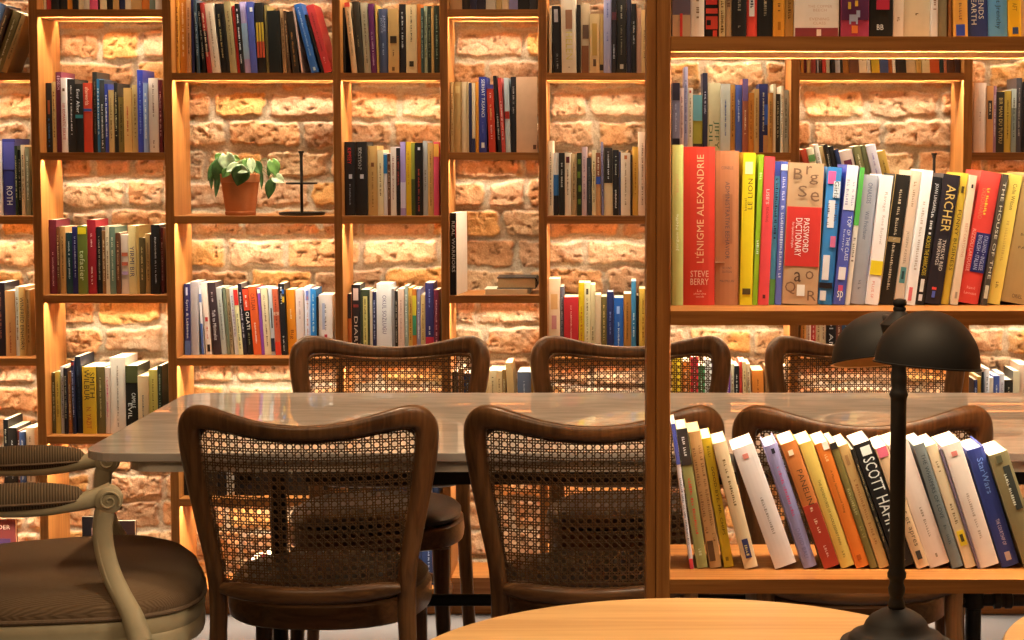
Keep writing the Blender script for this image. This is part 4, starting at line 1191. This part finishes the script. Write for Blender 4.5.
# ------------------------------------------------------------------ black tray stands
iron = plain('black_iron', (.02, .016, .016), rough=.45, var=.2)
def tray_stand(px, topy, z, label, Yt):
    o = thing('tray_stand', label, 'stand', (W(px, 214, Yt).x, Yt, z), 0, 'black two-tier tray stands')
    s = Yt/F; h = Z(topy, Yt)-z
    r = 23*s
    MB().lathe([(.002, .002), (r*.92, 0), (r, .003), (r, .009), (r*.95, .009), (r*.93, .0045), (.002, .0055)], n=48).build('lower_tray', iron, o, smooth=True)
    MB().lathe([(.0045, .004), (.0045, h*.5), (.0045, h-.012)], n=16).build('pole', iron, o, smooth=True)
    rz = Z(183.5, YF+.085)-SHP
    MB().lathe([(.002, rz-.0012), (15.5*s, rz-.002), (15.8*s, rz+.003), (15.0*s, rz+.0015), (.002, rz+.001)], n=40).build('upper_tray', iron, o, smooth=True)
    MB().lathe([(.0045, h-.014), (.006, h-.012), (.0055, h-.008), (.0085, h-.004), (.0085, h), (.002, h)], n=20).build('finial', iron, o, smooth=True)
    return o
tray_stand(302, 151, SHP, 'black two-tier tray stand on the shelf beside the potted plant', YF+.085)
tray_stand(933.5, 153, SHELFZ[(7, 2)], 'black tray stand on the wall shelf behind the middle front books, only its tip showing', YF+.085)

# ------------------------------------------------------------------ books lying flat
def flat_book(xa, xb, zb, zt, hexc, label, Yc, D, rnd=False):
    o = thing('book', label, 'book', (xa, Yc, zb), 0, 'books lying flat on the wall shelf')
    w, h = xb-xa, zt-zb; t = .0025 if rnd else .0012
    m = MB()
    # spine on the right hand side, pages towards the room
    k = 6
    if rnd:
        arc = [(w-.004+.006*math.sin(PI*i/k), h*i/k) for i in range(k+1)]
        poly = [(0, 0)]+arc+[(0, h), (0, h-t)]+[(w-.006+.004*math.sin(PI*i/k), h-t-(h-2*t)*i/k) for i in range(k+1)]+[(0, t)]
    else: poly = [(0, 0), (w, 0), (w, h), (0, h), (0, h-t), (w-t, h-t), (w-t, t), (0, t)]
    m.prism(poly, 0, D, 1).build('cover', bmat(hexc), o)
    MB().box(.003, w-.006, .003, D-.003, t+.0002, h-t-.0002).build('pages', oldpaper if rnd else paper, o)
    return o
zs = SHELFZ[(4, 3)]; Yb = YF+.03
z1 = zs+.0155
flat_book(X(483.5, Yb), X(529, Yb), zs+.0004, z1, 'dcc8a8', 'thin cream book lying flat under the thick old book', Yb+.004, .12)
flat_book(X(496, Yb), X(536.5, Yb), z1+.0004, Z(277.5, Yb+.02), '2c2824', 'thick old dark-covered book lying flat on a thin cream one', Yb+.018, .13, True)

# ------------------------------------------------------------------ dining table
m, nt, b = newmat('table_marble')
tc = N(nt, 'ShaderNodeTexCoord'); mp = N(nt, 'ShaderNodeMapping'); mp.inputs['Scale'].default_value = (2.2, 9, 9); mp.inputs['Rotation'].default_value = (0, 0, .12)
nt.links.new(tc.outputs['Object'], mp.inputs['Vector'])
nz = N(nt, 'ShaderNodeTexNoise'); nz.inputs['Scale'].default_value = 2.2; nz.inputs['Detail'].default_value = 8; nz.inputs['Distortion'].default_value = 1.2
nt.links.new(mp.outputs[0], nz.inputs['Vector'])
cr = N(nt, 'ShaderNodeValToRGB'); cr.color_ramp.elements[0].position = .34; cr.color_ramp.elements[0].color = (.53, .47, .42, 1)
cr.color_ramp.elements[1].position = .6; cr.color_ramp.elements[1].color = (.66, .59, .53, 1)
nt.links.new(nz.outputs['Fac'], cr.inputs[0]); nt.links.new(cr.outputs[0], b.inputs['Base Color'])
b.inputs['Roughness'].default_value = .012; b.inputs['IOR'].default_value = 1.8
marble = m
YT0, YT1 = 3.62, 4.53
XT0, XT1 = -1.075, 1.30
tab = thing('dining_table', 'long marble-topped dining table on black pipe legs', 'table', ((XT0+XT1)/2, (YT0+YT1)/2, 0))
def rrect(x0, x1, y0, y1, r, n=8):
    out = []
    for cx, cy, a0 in ((x1-r, y0+r, -PI/2), (x1-r, y1-r, 0), (x0+r, y1-r, PI/2), (x0+r, y0+r, PI)):
        for k in range(n+1):
            a = a0+PI/2*k/n; out.append((cx+r*math.cos(a), cy+r*math.sin(a)))
    return out
hx, hy = (XT1-XT0)/2, (YT1-YT0)/2
MB().prism(rrect(-hx, hx, -hy, hy, .075), TABZ-.018, TABZ, 2).build('tabletop', marble, tab, bevel=.002)
under = plain('table_underlay', (.72, .65, .56), rough=.4)
MB().prism(rrect(-hx+.085, hx-.085, -hy+.012, hy-.012, .06), TABZ-.040, TABZ-.0185, 2).build('underlay', under, tab)
MB().box(-.86+.1, .86, -hy+.12, -hy+.16, TABZ-.085, TABZ-.041).build('apron', black_metal, tab)
MB().box(-.86+.1, .86, hy-.16, hy-.12, TABZ-.085, TABZ-.041).build('apron', black_metal, tab)
cyw = 4.08-(YT0+YT1)/2; cxw = (XT0+XT1)/2
def pipe(a, b_, r): return MB().sweep([a, (Vector(a)+Vector(b_))/2, b_], r, r, (0, 1, .01) if abs(a[1]-b_[1]) < 1e-6 and abs(a[2]-b_[2]) < 1e-6 else (1, .02, 0), n=18, p=1)
for xl in (-.768, .780):
    x = xl-cxw
    l = pipe((x, cyw, .012), (x, cyw, TABZ-.042), .0175).build('leg', black_metal, tab, smooth=True)
    MB().lathe([(.055, 0), (.055, .008), (.03, .014), (.0235, .05), (.0176, .052)], (x, cyw, 0), 28).build('flange', black_metal, l, smooth=True)
    mb = MB(); mb.lathe([(.0176, .325), (.0235, .328), (.0235, .386), (.0176, .389)], (x, cyw, 0), 24).build('pipe_fitting', black_metal, l, smooth=True)
    pipe((x, cyw-.36, TABZ-.063), (x, cyw+.36, TABZ-.063), .0175).build('crossbar', black_metal, tab, smooth=True)
zst = Z(600, 4.08)
st = pipe((-.768-cxw+.02, cyw, zst), (1.22-cxw, cyw, zst), .0135).build('stretcher', black_metal, tab, smooth=True)
for xl in (.845,):
    rot = Matrix.Rotation(PI/2, 3, 'Y')
    MB().lathe([(.0137, -.022), (.0195, -.019), (.0195, -.006), (.0165, -.003), (.0165, .003), (.0195, .006), (.0195, .019), (.0137, .022)], (xl-cxw, cyw, zst), 20, rot).build('pipe_fitting', black_metal, st, smooth=True)

# ------------------------------------------------------------------ caned bentwood chairs
def stile_x(z):      # half distance of the back's centre line from the chair's axis
    pts = [(0, .205), (.30, .190), (.45, .185), (.52, .188), (.62, .2045), (.72, .221), (.79, .2295), (.806, .2293)]
    for (a, b_), (c, d) in zip(pts, pts[1:]):
        if z <= c: return b_+(d-b_)*(z-a)/(c-a)
    return pts[-1][1]
def back_y(x, z):
    y = -.185-.155*max(0, z-.45)-.072*(1-min(1, (x/.235)**2))
    if z < .45: y -= .10*(.45-z)**1.4
    return y
def chair():
    o = thing('caned_chair', 'x', 'chair')
    # hoop of the back: two rear legs running up into ears and the dipping top rail
    half = [(.205, 0), (.196, .16), (.189, .32), (.185, .45), (.189, .53), (.2045, .62), (.2205, .71), (.2290, .775), (.2275, .812), (.2130, .831), (.188, .8325), (.150, .826), (.10, .8165), (.05, .8105), (0, .8085)]
    rad = [.0150, .0165, .0175, .0185, .0185, .0200, .0220, .0240, .0245, .0240, .0225, .0195, .0168, .0152, .0148]
    def pt(x, z): return Vector((x, back_y(x, z), z))
    path = [pt(-x, z) for x, z in half]+[pt(x, z) for x, z in half[-2::-1]]
    rr = rad+rad[-2::-1]
    pp = spline(path, 5); r2 = []
    for i in range(len(pp)):
        t = min(i/5, len(rr)-1.0001); k = int(t); r2.append(rr[k]+(rr[min(k+1, len(rr)-1)]-rr[k])*(t-k))
    nrm = []
    for q in pp:
        n = Vector((0, 1, 0)); x = q.x
        if q.z > .4: n = Vector((-.072*2*x/.235**2*-1*0-(.144*x/.235**2), 1, .155))
        nrm.append(n)
    MB().sweep(pp, r2, [r*.72 for r in r2], nrm, n=16, p=.8).build('back_frame', chair_wood, o, smooth=True)
    # lower cross rail of the back
    xs = [-.172+.344*i/16 for i in range(17)]
    zr = lambda x: .492-.008*(1-(x/.18)**2)
    rp = [Vector((x, back_y(x, .492)-.004, zr(x))) for x in xs]
    ra = [.0175*(.55+.45*math.sin(PI*min(1, max(0, (.5-abs(i/16-.5))*6+.12))/2)) for i in range(17)]
    MB().sweep(rp, ra, [.014]*17, [Vector((-(.144*q.x/.235**2), 1, .155)) for q in rp], n=14, p=.85).build('cross_rail', rail_wood, o, smooth=True)
    # beading round the caned panel, on the side of the seat
    inner = [(-.158, .502)]+[(-stile_x(z)+.0185, z) for z in (.53, .60, .68, .75, .785)]+[(-.198, .806), (-.17, .808), (-.12, .800), (-.06, .792), (0, .790)]
    inner = inner+[(-x, z) for x, z in inner[-2::-1]]
    ip = spline([Vector((x, back_y(x, z)+.010, z)) for x, z in inner], 3, closed=True)
    MB().sweep(ip, .0035, .003, (0, 1, .1), n=8, p=1, closed=True).build('beading', chair_wood, o, smooth=True)
    # six-way cane
    poly = [(-.165, .488)]+[(-stile_x(z)+.008, z) for z in (.53, .60, .68, .75, .785)]+[(-.212, .812), (-.19, .820), (-.14, .813), (-.08, .803), (0, .798)]
    poly = poly+[(-x, z) for x, z in poly[-2::-1]]
    def inside(x, z):
        c = False
        for (xa, za), (xb, zb) in zip(poly, poly[1:]+poly[:1]):
            if (za > z) != (zb > z) and x < (xb-xa)*(z-za)/(zb-za)+xa: c = not c
        return c
    mb = MB(); pch = .0163
    def ribbon(p0, d, n, w, off):
        run = []
        for i in range(n+1):
            x, z = p0[0]+d[0]*i, p0[1]+d[1]*i
            if inside(x, z): run.append((x, z))
            elif run: flush(run, d, w, off); run = []
        if run: flush(run, d, w, off)
    def flush(run, d, w, off):
        if len(run) < 2: return
        l = math.hypot(*d); nx, nz = -d[1]/l*w/2, d[0]/l*w/2; vs = []; fs = []
        for x, z in run:
            y = back_y(x, z)+off
            for dy, s in ((-.0005, 1), (-.0005, -1), (.0005, -1), (.0005, 1)): vs.append((x+nx*s, y+dy, z+nz*s))
        for i in range(len(run)-1):
            for k in range(4): fs.append((i*4+k, i*4+(k+1) % 4, i*4+4+(k+1) % 4, i*4+4+k))
        fs.append((0, 1, 2, 3)); e = (len(run)-1)*4; fs.append((e+3, e+2, e+1, e))
        mb.add(vs, fs)
    st = .012
    for k in range(-15, 16):
        for s in (-1, 1):
            ribbon((k*pch+s*.0025, .47), (0, st), 32, .0021, .0)
    for k in range(-1, 24):
        for s in (-1, 1):
            ribbon((-.252, .48+k*pch+s*.0025), (st, 0), 43, .0021, .0012)
    dg = st*.75
    for k in range(-40, 45):
        q = (k+.5)*pch
        ribbon((-16*pch, .48+q), (dg, dg), 60, .0016, .0024)
        ribbon((16*pch, .48+q), (-dg, dg), 60, .0016, -.0012)
    mb.build('cane_panel', cane_mat, o)
    # seat: upholstered pad on a bentwood rim
    def plan(s, n=40):
        out = []
        for k in range(n):
            a = 2*PI*k/n; c, q = math.cos(a), math.sin(a)
            x = .205*s*math.copysign(abs(c)**.80, c); y = .205*s*math.copysign(abs(q)**.80, q)
            out.append((x*(1+.06*(y/.21)), y+.002))
        return out
    def stack(levels):
        m_ = MB(); n = 40; vs = []; fs = []
        for s, z in levels: vs += [(x, y, z) for x, y in plan(s)]
        L = len(levels)
        for j in range(L-1):
            for k in range(n): fs.append((j*n+k, j*n+(k+1) % n, (j+1)*n+(k+1) % n, (j+1)*n+k))
        fs.append(tuple(range(n-1, -1, -1))); fs.append(tuple(range((L-1)*n, L*n)))
        return m_.add(vs, fs)
    stack([(.97, .398), (1.0, .402), (1.012, .42), (1.0, .444), (.97, .448)]).build('seat_rim', rail_wood, o, smooth=True)
    stack([(.93, .4485), (.975, .455), (.975, .463), (.92, .474), (.75, .480), (.4, .483), (.1, .484)]).build('seat_pad', leather, o, smooth=True)
    for s in (-1, 1):
        MB().sweep([(s*.165, .150, .40), (s*.168, .153, .25), (s*.180, .165, 0)], [.021, .018, .0125], [.021, .018, .0125], (0, 1, .02), n=14, p=.9).build('leg', chair_wood, o, smooth=True)
    hoop = []
    for k in range(40):
        a = 2*PI*k/40; hoop.append((.168*math.copysign(abs(math.cos(a))**.9, math.cos(a)), .168*math.copysign(abs(math.sin(a))**.9, math.sin(a))-.012, .262))
    MB().sweep(hoop, .0085, .012, (0, 0, 1), n=10, closed=True).build('leg_hoop', rail_wood, o, smooth=True)
    return o
chairs = [(-.612, 3.805, 0, 'caned bentwood chair with its back to us beside the cream armchair'),
          (-.058, 3.80, 0, 'caned bentwood chair with its back to us, partly behind the tall post'),
          (.462, 3.80, 0, 'caned bentwood chair with its back to us behind the lower front shelf'),
          (-.600, 4.48, PI, 'caned chair across the table, opposite the one beside the cream armchair'),
          (.017, 4.48, PI, 'caned chair across the table, crossed by the tall post'),
          (.617, 4.48, PI, 'caned chair across the table, right behind the black lamp')]
c0 = chair()
for i, (x, y, rz, lab) in enumerate(chairs):
    c = c0 if i == 0 else copy_tree(c0)
    c.location = (x, y, 0); c.rotation_euler = (0, 0, rz); c.scale = [1.0 if i < 3 else 1.015]*3; tag(c, lab, 'chair', 'caned chairs round the dining table')

# ------------------------------------------------------------------ cream armchair
cream = plain('cream_paint', (.52, .44, .28), rough=.5, var=.14, scale=35)
m, nt, b = newmat('ribbed_velvet')
tc = N(nt, 'ShaderNodeTexCoord'); wv = N(nt, 'ShaderNodeTexWave'); wv.inputs['Scale'].default_value = 95; wv.inputs['Distortion'].default_value = 3.5; wv.inputs['Detail'].default_value = 3; wv.inputs['Detail Scale'].default_value = 1.2
mp = N(nt, 'ShaderNodeMapping'); mp.inputs['Scale'].default_value = (.25, 1, 1); wv.bands_direction = 'Y'
nt.links.new(tc.outputs['Object'], mp.inputs['Vector']); nt.links.new(mp.outputs[0], wv.inputs['Vector'])
cr = N(nt, 'ShaderNodeValToRGB'); cr.color_ramp.elements[0].color = (.18, .115, .066, 1); cr.color_ramp.elements[1].color = (.225, .147, .087, 1)
nt.links.new(wv.outputs['Fac'], cr.inputs[0]); nt.links.new(cr.outputs[0], b.inputs['Base Color'])
b.inputs['Roughness'].default_value = .85; b.inputs['Sheen Weight'].default_value = .08; b.inputs['Specular IOR Level'].default_value = .1
bp = N(nt, 'ShaderNodeBump'); bp.inputs['Strength'].default_value = .4; bp.inputs['Distance'].default_value = .003
nt.links.new(wv.outputs['Fac'], bp.inputs['Height']); nt.links.new(bp.outputs[0], b.inputs['Normal'])
velvet = m
# the arm pads carry the same cloth with its ribs across the arm
m2 = velvet.copy(); m2.name = 'ribbed_velvet_across'
for n_ in m2.node_tree.nodes:
    if n_.type == 'MAPPING': n_.inputs['Scale'].default_value = (1, .25, .25)
    if n_.type == 'TEX_WAVE': n_.bands_direction = 'X'; n_.inputs['Scale'].default_value = 60; n_.inputs['Distortion'].default_value = .6
    if n_.type == 'VALTORGB': n_.color_ramp.elements[0].color = (.10, .068, .040, 1); n_.color_ramp.elements[1].color = (.26, .185, .115, 1)
AY = math.radians(15.8)
arm = thing('armchair', 'cream carved armchair with ribbed brown velvet seat at the left edge', 'armchair', (-1.155, 3.748, 0), AY)
# seat cushion: crowned, rounded, wider in front (+x)
def seatplan(n=56):
    out = []
    for k in range(n):
        a = 2*PI*k/n; c, s = math.cos(a), math.sin(a)
        x = .262*math.copysign(abs(c)**.62, c); y = .285*math.copysign(abs(s)**.55, s)
        y *= 1+.10*(x/.26); x += .022*(1-(y/.3)**2) if x > 0 else 0
        out.append((x, y))
    return out
sp = seatplan()
def slab(levels, n=56):
    vs = []; fs = []
    for s, z in levels: vs += [(x*s, y*s, z) for x, y in sp]
    L = len(levels)
    for j in range(L-1):
        for k in range(n): fs.append((j*n+k, j*n+(k+1) % n, (j+1)*n+(k+1) % n, (j+1)*n+k))
    fs.append(tuple(range(n-1, -1, -1))); fs.append(tuple(range((L-1)*n, L*n)))
    return MB().add(vs, fs)
slab([(.985, .375), (1.01, .380), (1.015, .402), (1.0, .412), (1.015, .425), (1.0, .443), (.985, .446)]).build('seat_rail', cream, arm, smooth=True)
slab([(.97, .4465), (1.0, .452), (1.005, .462), (.985, .478), (.92, .494), (.80, .507), (.60, .513), (.35, .517), (.12, .519)]).build('seat_cushion', velvet, arm, smooth=True)
piping = MB().sweep([Vector((x*1.012, y*1.0, .450)) for x, y in sp], .005, .005, (0, 0, 1), n=8, p=1, closed=True).build('braid', plain('braid', (.20, .13, .08), rough=.8, var=.35, scale=220), arm, smooth=True)
for s in (-1, 1):
    ya = s*.235
    # arm rail from the back upright to the scrolled hand
    rail = [(-.30, s*.215, .665), (-.22, s*.235, .668), (-.12, ya, .662), (-.02, ya, .660), (.06, ya, .672), (.105, ya, .684)]
    rp = spline(rail, 5)
    rw = [.016+.008*math.sin(PI*min(1, i/(len(rp)-1))) for i in range(len(rp))]
    MB().sweep(rp, rw, [.014+.007*max(0, i/(len(rp)-1)-.65)/.35 for i in range(len(rp))], (0, 0, 1), n=14, p=.7).build('arm_rail', cream, arm, smooth=True)
    # rolled hand
    rot = Matrix.Rotation(PI/2, 3, 'X')
    hand = MB(); hand.lathe([(.004, -.026), (.020, -.025), (.026, -.021), (.0275, 0), (.026, .021), (.020, .025), (.004, .026)], (.098, ya, .672), 28, rot)
    hd = hand.build('scroll_hand', cream, arm, smooth=True)
    sw = []
    for k in range(34):
        a = -.5+k*.33; r = .0215*(1-k/36)
        sw.append(Vector((.098+r*math.cos(a), ya-.0275, .672+r*math.sin(a))))
    MB().sweep(sw, .0022, .0025, (0, 1, 0), n=6, p=1).build('scroll', cream, hd, smooth=True)
    # support sweeping down and forward into the seat rail
    su = [(.094, ya, .664), (.086, ya, .622), (.088, ya*1.02, .577), (.100, ya*1.08, .530), (.117, ya*1.15, .492), (.138, ya*1.23, .450), (.152, ya*1.28, .405)]
    spn = spline(su, 5); n_ = len(spn)
    wv_ = [.0245-.004*math.sin(PI*i/(n_-1))+.012*max(0, i/(n_-1)-.6)/.4 for i in range(n_)]
    sup = MB().sweep(spn, wv_, [.019+.004*max(0, i/(n_-1)-.7)/.3 for i in range(n_)], (1, 0, .25), n=16, p=.62).build('arm_support', cream, arm, smooth=True)
    for off in (-.010, .010):
        MB().sweep([q+Vector((off+.004, s*-.0 - .0205*1, 0)) if False else q+Vector((off, -.0185-.010*max(0, i/(n_-1)-.6)/.4, 0)) for i, q in enumerate(spn)][3:-3], .0022, .0022, (0, 1, 0), n=6, p=1).build('moulding', cream, sup, smooth=True)
    # ribbed pad on the arm
    pd = MB(); L = 18; n = 18; vs = []; fs = []
    for i in range(L+1):
        t = i/L; x = -.215+.272*t; k = max(.02, math.sin(PI*min(1, max(0, t)))**.32)
        for q in range(n):
            a = 2*PI*q/n; c, s_ = math.cos(a), math.sin(a)
            vs.append((x, ya+.034*k*math.copysign(abs(c)**.8, c), .676+.004*(1-k)+(.035 if s_ > 0 else .018)*k*math.copysign(abs(s_)**.85, s_)))
    for i in range(L):
        for q in range(n): fs.append((i*n+q, i*n+(q+1) % n, (i+1)*n+(q+1) % n, (i+1)*n+q))
    fs.append(tuple(range(n-1, -1, -1))); fs.append(tuple(range(L*n, (L+1)*n)))
    pad = pd.add(vs, fs).build('arm_pad', m2, arm, smooth=True)
    MB().sweep([Vector((-.215+.272*(.5-.5*math.cos(2*PI*k/40)), ya+.035*math.sin(2*PI*k/40), .6745)) for k in range(40)], .0035, .003, (0, 0, 1), n=6, p=1, closed=True).build('braid', bpy.data.materials['braid'], pad, smooth=True)
    # front leg with a knee, and a raked back leg
    MB().sweep(spline([(.195, s*.300, .375), (.215, s*.312, .31), (.205, s*.304, .20), (.192, s*.292, .08), (.205, s*.300, .03), (.210, s*.305, 0)], 5), [.034-.020*min(1, i/18) for i in range(26)], [.034-.020*min(1, i/18) for i in range(26)], (0, 1, 0), n=14, p=.9).build('leg', cream, arm, smooth=True)
    MB().sweep([(-.225, s*.215, .39), (-.245, s*.215, .2), (-.30, s*.215, 0)], [.021, .018, .014], [.021, .018, .014], (0, 1, 0), n=12, p=.8).build('leg', cream, arm, smooth=True)
    MB().sweep(spline([(-.235, s*.215, .38), (-.27, s*.222, .55), (-.305, s*.228, .70), (-.35, s*.215, .92)], 5), .019, .017, (1, 0, 0), n=12, p=.75).build('back_upright', cream, arm, smooth=True)
bk = spline([(-.349, -.215, .90), (-.362, -.14, .975), (-.366, 0, 1.0), (-.362, .14, .975), (-.349, .215, .90)], 6)
MB().sweep(bk, .021, .017, (1, 0, .2), n=12, p=.75).build('crest_rail', cream, arm, smooth=True)
bp_ = []
for k in range(36):
    a = 2*PI*k/36; bp_.append((.185*math.copysign(abs(math.cos(a))**.7, math.cos(a)), .205*math.copysign(abs(math.sin(a))**.7, math.sin(a))))
vs = []; fs = []
for s, d in ((.95, -.028), (1, -.012), (1, .008), (.85, .026), (.4, .034), (.05, .036)):
    vs += [(-.322-.20*(z*s)+d*1.0, y*s, .745+z*s) for y, z in bp_]
for j in range(5):
    for k in range(36): fs.append((j*36+k, j*36+(k+1) % 36, (j+1)*36+(k+1) % 36, (j+1)*36+k))
fs.append(tuple(range(35, -1, -1))); fs.append(tuple(range(180, 216)))
MB().add(vs, fs).build('back_cushion', velvet, arm, smooth=True)

# ------------------------------------------------------------------ round tables in front
tw = wood('pale_oak', (.60, .37, .155), (.46, .26, .10), 0, rough=.38, scale=5, coat=.12)
def round_table(cx, cy, r, label):
    o = thing('round_table', label, 'table', (cx, cy, 0), 0, 'small round oak tables in front')
    MB().lathe([(.01, TABZ-.030), (r-.006, TABZ-.030), (r, TABZ-.024), (r, TABZ-.004), (r-.003, TABZ), (.01, TABZ)], n=96).build('tabletop', tw, o, smooth=True)
    MB().lathe([(.026, .02), (.026, TABZ-.04), (.12, TABZ-.034), (.12, TABZ-.030)], n=32).build('column', black_metal, o, smooth=True)
    MB().lathe([(.21, 0), (.21, .008), (.05, .022), (.026, .05)], n=48).build('foot', black_metal, o, smooth=True)
    return o
round_table(.080, 2.092, .345, 'round oak table in front, carrying the black twin-shade lamp')
round_table(.797, 2.148, .345, 'round oak table at the lower right corner, only its rim showing')

# ------------------------------------------------------------------ twin-shade lamp
YL = 2.20
lx = W(896.5, 600, YL).x
lamp = thing('table_lamp', 'black table lamp with two dome shades on the round oak table', 'lamp', (lx, YL, TABZ))
zl = lambda py: Z(py, YL)-TABZ
s = YL/F
MB().lathe([(.01, .0), (56*s, 0), (57*s, .002), (56*s, .005), (49*s, .007), (47.5*s, .011), (45*s, .014), (39*s, .0165), (33.5*s, .021), (31*s, .028), (26*s, .035), (18*s, .041), (11*s, .045), (8*s, zl(608)), (7*s, zl(606))], n=56).build('base', lamp_black, lamp, smooth=True)
MB().lathe([(7*s, zl(609)), (8.8*s, zl(607)), (9*s, zl(604)), (7.5*s, zl(600)), (6.6*s, zl(597)), (8.4*s, zl(592)), (8.8*s, zl(588)), (7*s, zl(583)), (7.2*s, zl(580)), (9.3*s, zl(577)), (9.6*s, zl(573)), (8.2*s, zl(570)), (7.9*s, zl(560)), (7.9*s, zl(402)), (8.2*s, zl(398)), (9.6*s, zl(394.5)), (8.6*s, zl(391)), (7.2*s, zl(388)), (8.2*s, zl(381)), (8.2*s, zl(375)), (7*s, zl(368)), (9*s, zl(358)), (12*s, zl(348))], n=36).build('pole', lamp_black, lamp, smooth=True)
MB().lathe([(11*s, zl(350)), (14*s, zl(340)), (17.5*s, zl(331)), (18.8*s, zl(325.5)), (19*s, zl(324)), (15*s, zl(320)), (10*s, zl(315)), (7*s, zl(312)), (6*s, zl(311)), (6.6*s, zl(309)), (6.0*s, zl(307))], n=36).build('hub', lamp_black, lamp, smooth=True)
MB().lathe([(5.5*s, zl(309)), (6.2*s, zl(308)), (5.2*s, zl(306.5)), (6.9*s, zl(304.5)), (7.2*s, zl(302)), (6*s, zl(299.5)), (2*s, zl(298.6))], n=28).build('finial', lamp_black, lamp, smooth=True)
def shade(cx, cy, zrim, r, h, tiltx, roll):
    M = Matrix.Rotation(roll, 3, 'Y') @ Matrix.Rotation(tiltx, 3, 'X')
    c = Vector((cx-lx, cy-YL, zrim-TABZ))
    prof = [(r+.0018, 0), (r+.002, .0016), (r, .0022)]+[(r*math.cos(a), .0022+h*math.sin(a)) for a in [PI/2*k/16 for k in range(1, 16)]]+[(.0008, h+.0022)]
    o = MB().lathe(prof, c, 56, M, cap=False).build('lamp_shade', lamp_black, lamp, smooth=True)
    t = .0014
    prof2 = [(r+.0018, 0), (r-t, .0006)]+[((r-t)*math.cos(a), .001+(h-t)*math.sin(a)) for a in [PI/2*k/16 for k in range(1, 16)]]+[(.0008, h-t)]
    tag(MB().lathe(prof2, c, 56, M, cap=False).build('shade_lining', lamp_inside, o, smooth=True), 'pale lining')
    return c+M @ Vector((0, 0, h))
a1 = shade(W(927, 366, 2.115).x, 2.115, Z(366, 2.115), .0605, .0615, math.radians(-2.7), math.radians(4.7))
a2 = shade(W(883, 362, 2.285).x, 2.285, Z(361.5, 2.285), .0628, .0600, math.radians(-12.6), math.radians(-4))
for a in (a1, a2):
    MB().sweep(spline([Vector((0, 0, zl(330))), (Vector((0, 0, zl(330)))*.5+Vector((a.x, a.y, a.z))*.5)+Vector((0, 0, .002)), Vector((a.x, a.y, a.z-.006))], 4), .006, .006, (0, 0, 1), n=10, p=1).build('shade_arm', lamp_black, lamp, smooth=True)
# ------------------------------------------------------------------ light
def area(n, loc, size, e, c, rot=(0, 0, 0), spread=None):
    l = bpy.data.lights.new(n, 'AREA'); l.energy = e; l.color = c; l.shape = 'RECTANGLE'; l.size, l.size_y = size
    if spread: l.spread = spread
    o = bpy.data.objects.new(n, l); COL.objects.link(o); o.location = loc; o.rotation_euler = rot; return o
WARM = (1, .71, .42)
area('ceiling_lamp_front', (.1, 1.5, 2.70), (1.6, .8), 12, WARM)
area('ceiling_lamp_left', (-1.1, 1.4, 2.70), (1.0, .8), 17, WARM)
area('ceiling_lamp_table', (.2, 3.6, 2.70), (1.6, .5), 15, WARM)
def spot(n, loc, e, c, ang, tgt=None, blend=.6, r=.08):
    l = bpy.data.lights.new(n, 'SPOT'); l.energy = e; l.color = c; l.spot_size = math.radians(ang); l.spot_blend = blend; l.shadow_soft_size = r
    o = bpy.data.objects.new(n, l); COL.objects.link(o); o.location = loc
    o.rotation_euler = (Vector(tgt or (loc[0], loc[1], 0))-Vector(loc)).to_track_quat('-Z', 'Y').to_euler(); return o
spot('ceiling_spot', (.15, 1.75, 2.68), 110, WARM, 42, (.12, 2.05, .75))
for x in (-.55, .65): spot('ceiling_spot', (x, 4.0, 2.68), 90, WARM, 46, (x, 4.06, .75))
wd = bpy.data.worlds.new('room_air'); scene.world = wd; wd.use_nodes = True
wd.node_tree.nodes['Background'].inputs[0].default_value = (1, .72, .45, 1)
wd.node_tree.nodes['Background'].inputs[1].default_value = .02
vs_ = scene.view_settings
vs_.view_transform = 'Standard'; vs_.look = 'None'; vs_.gamma = 1; vs_.use_curve_mapping = False
vs_.exposure = .02
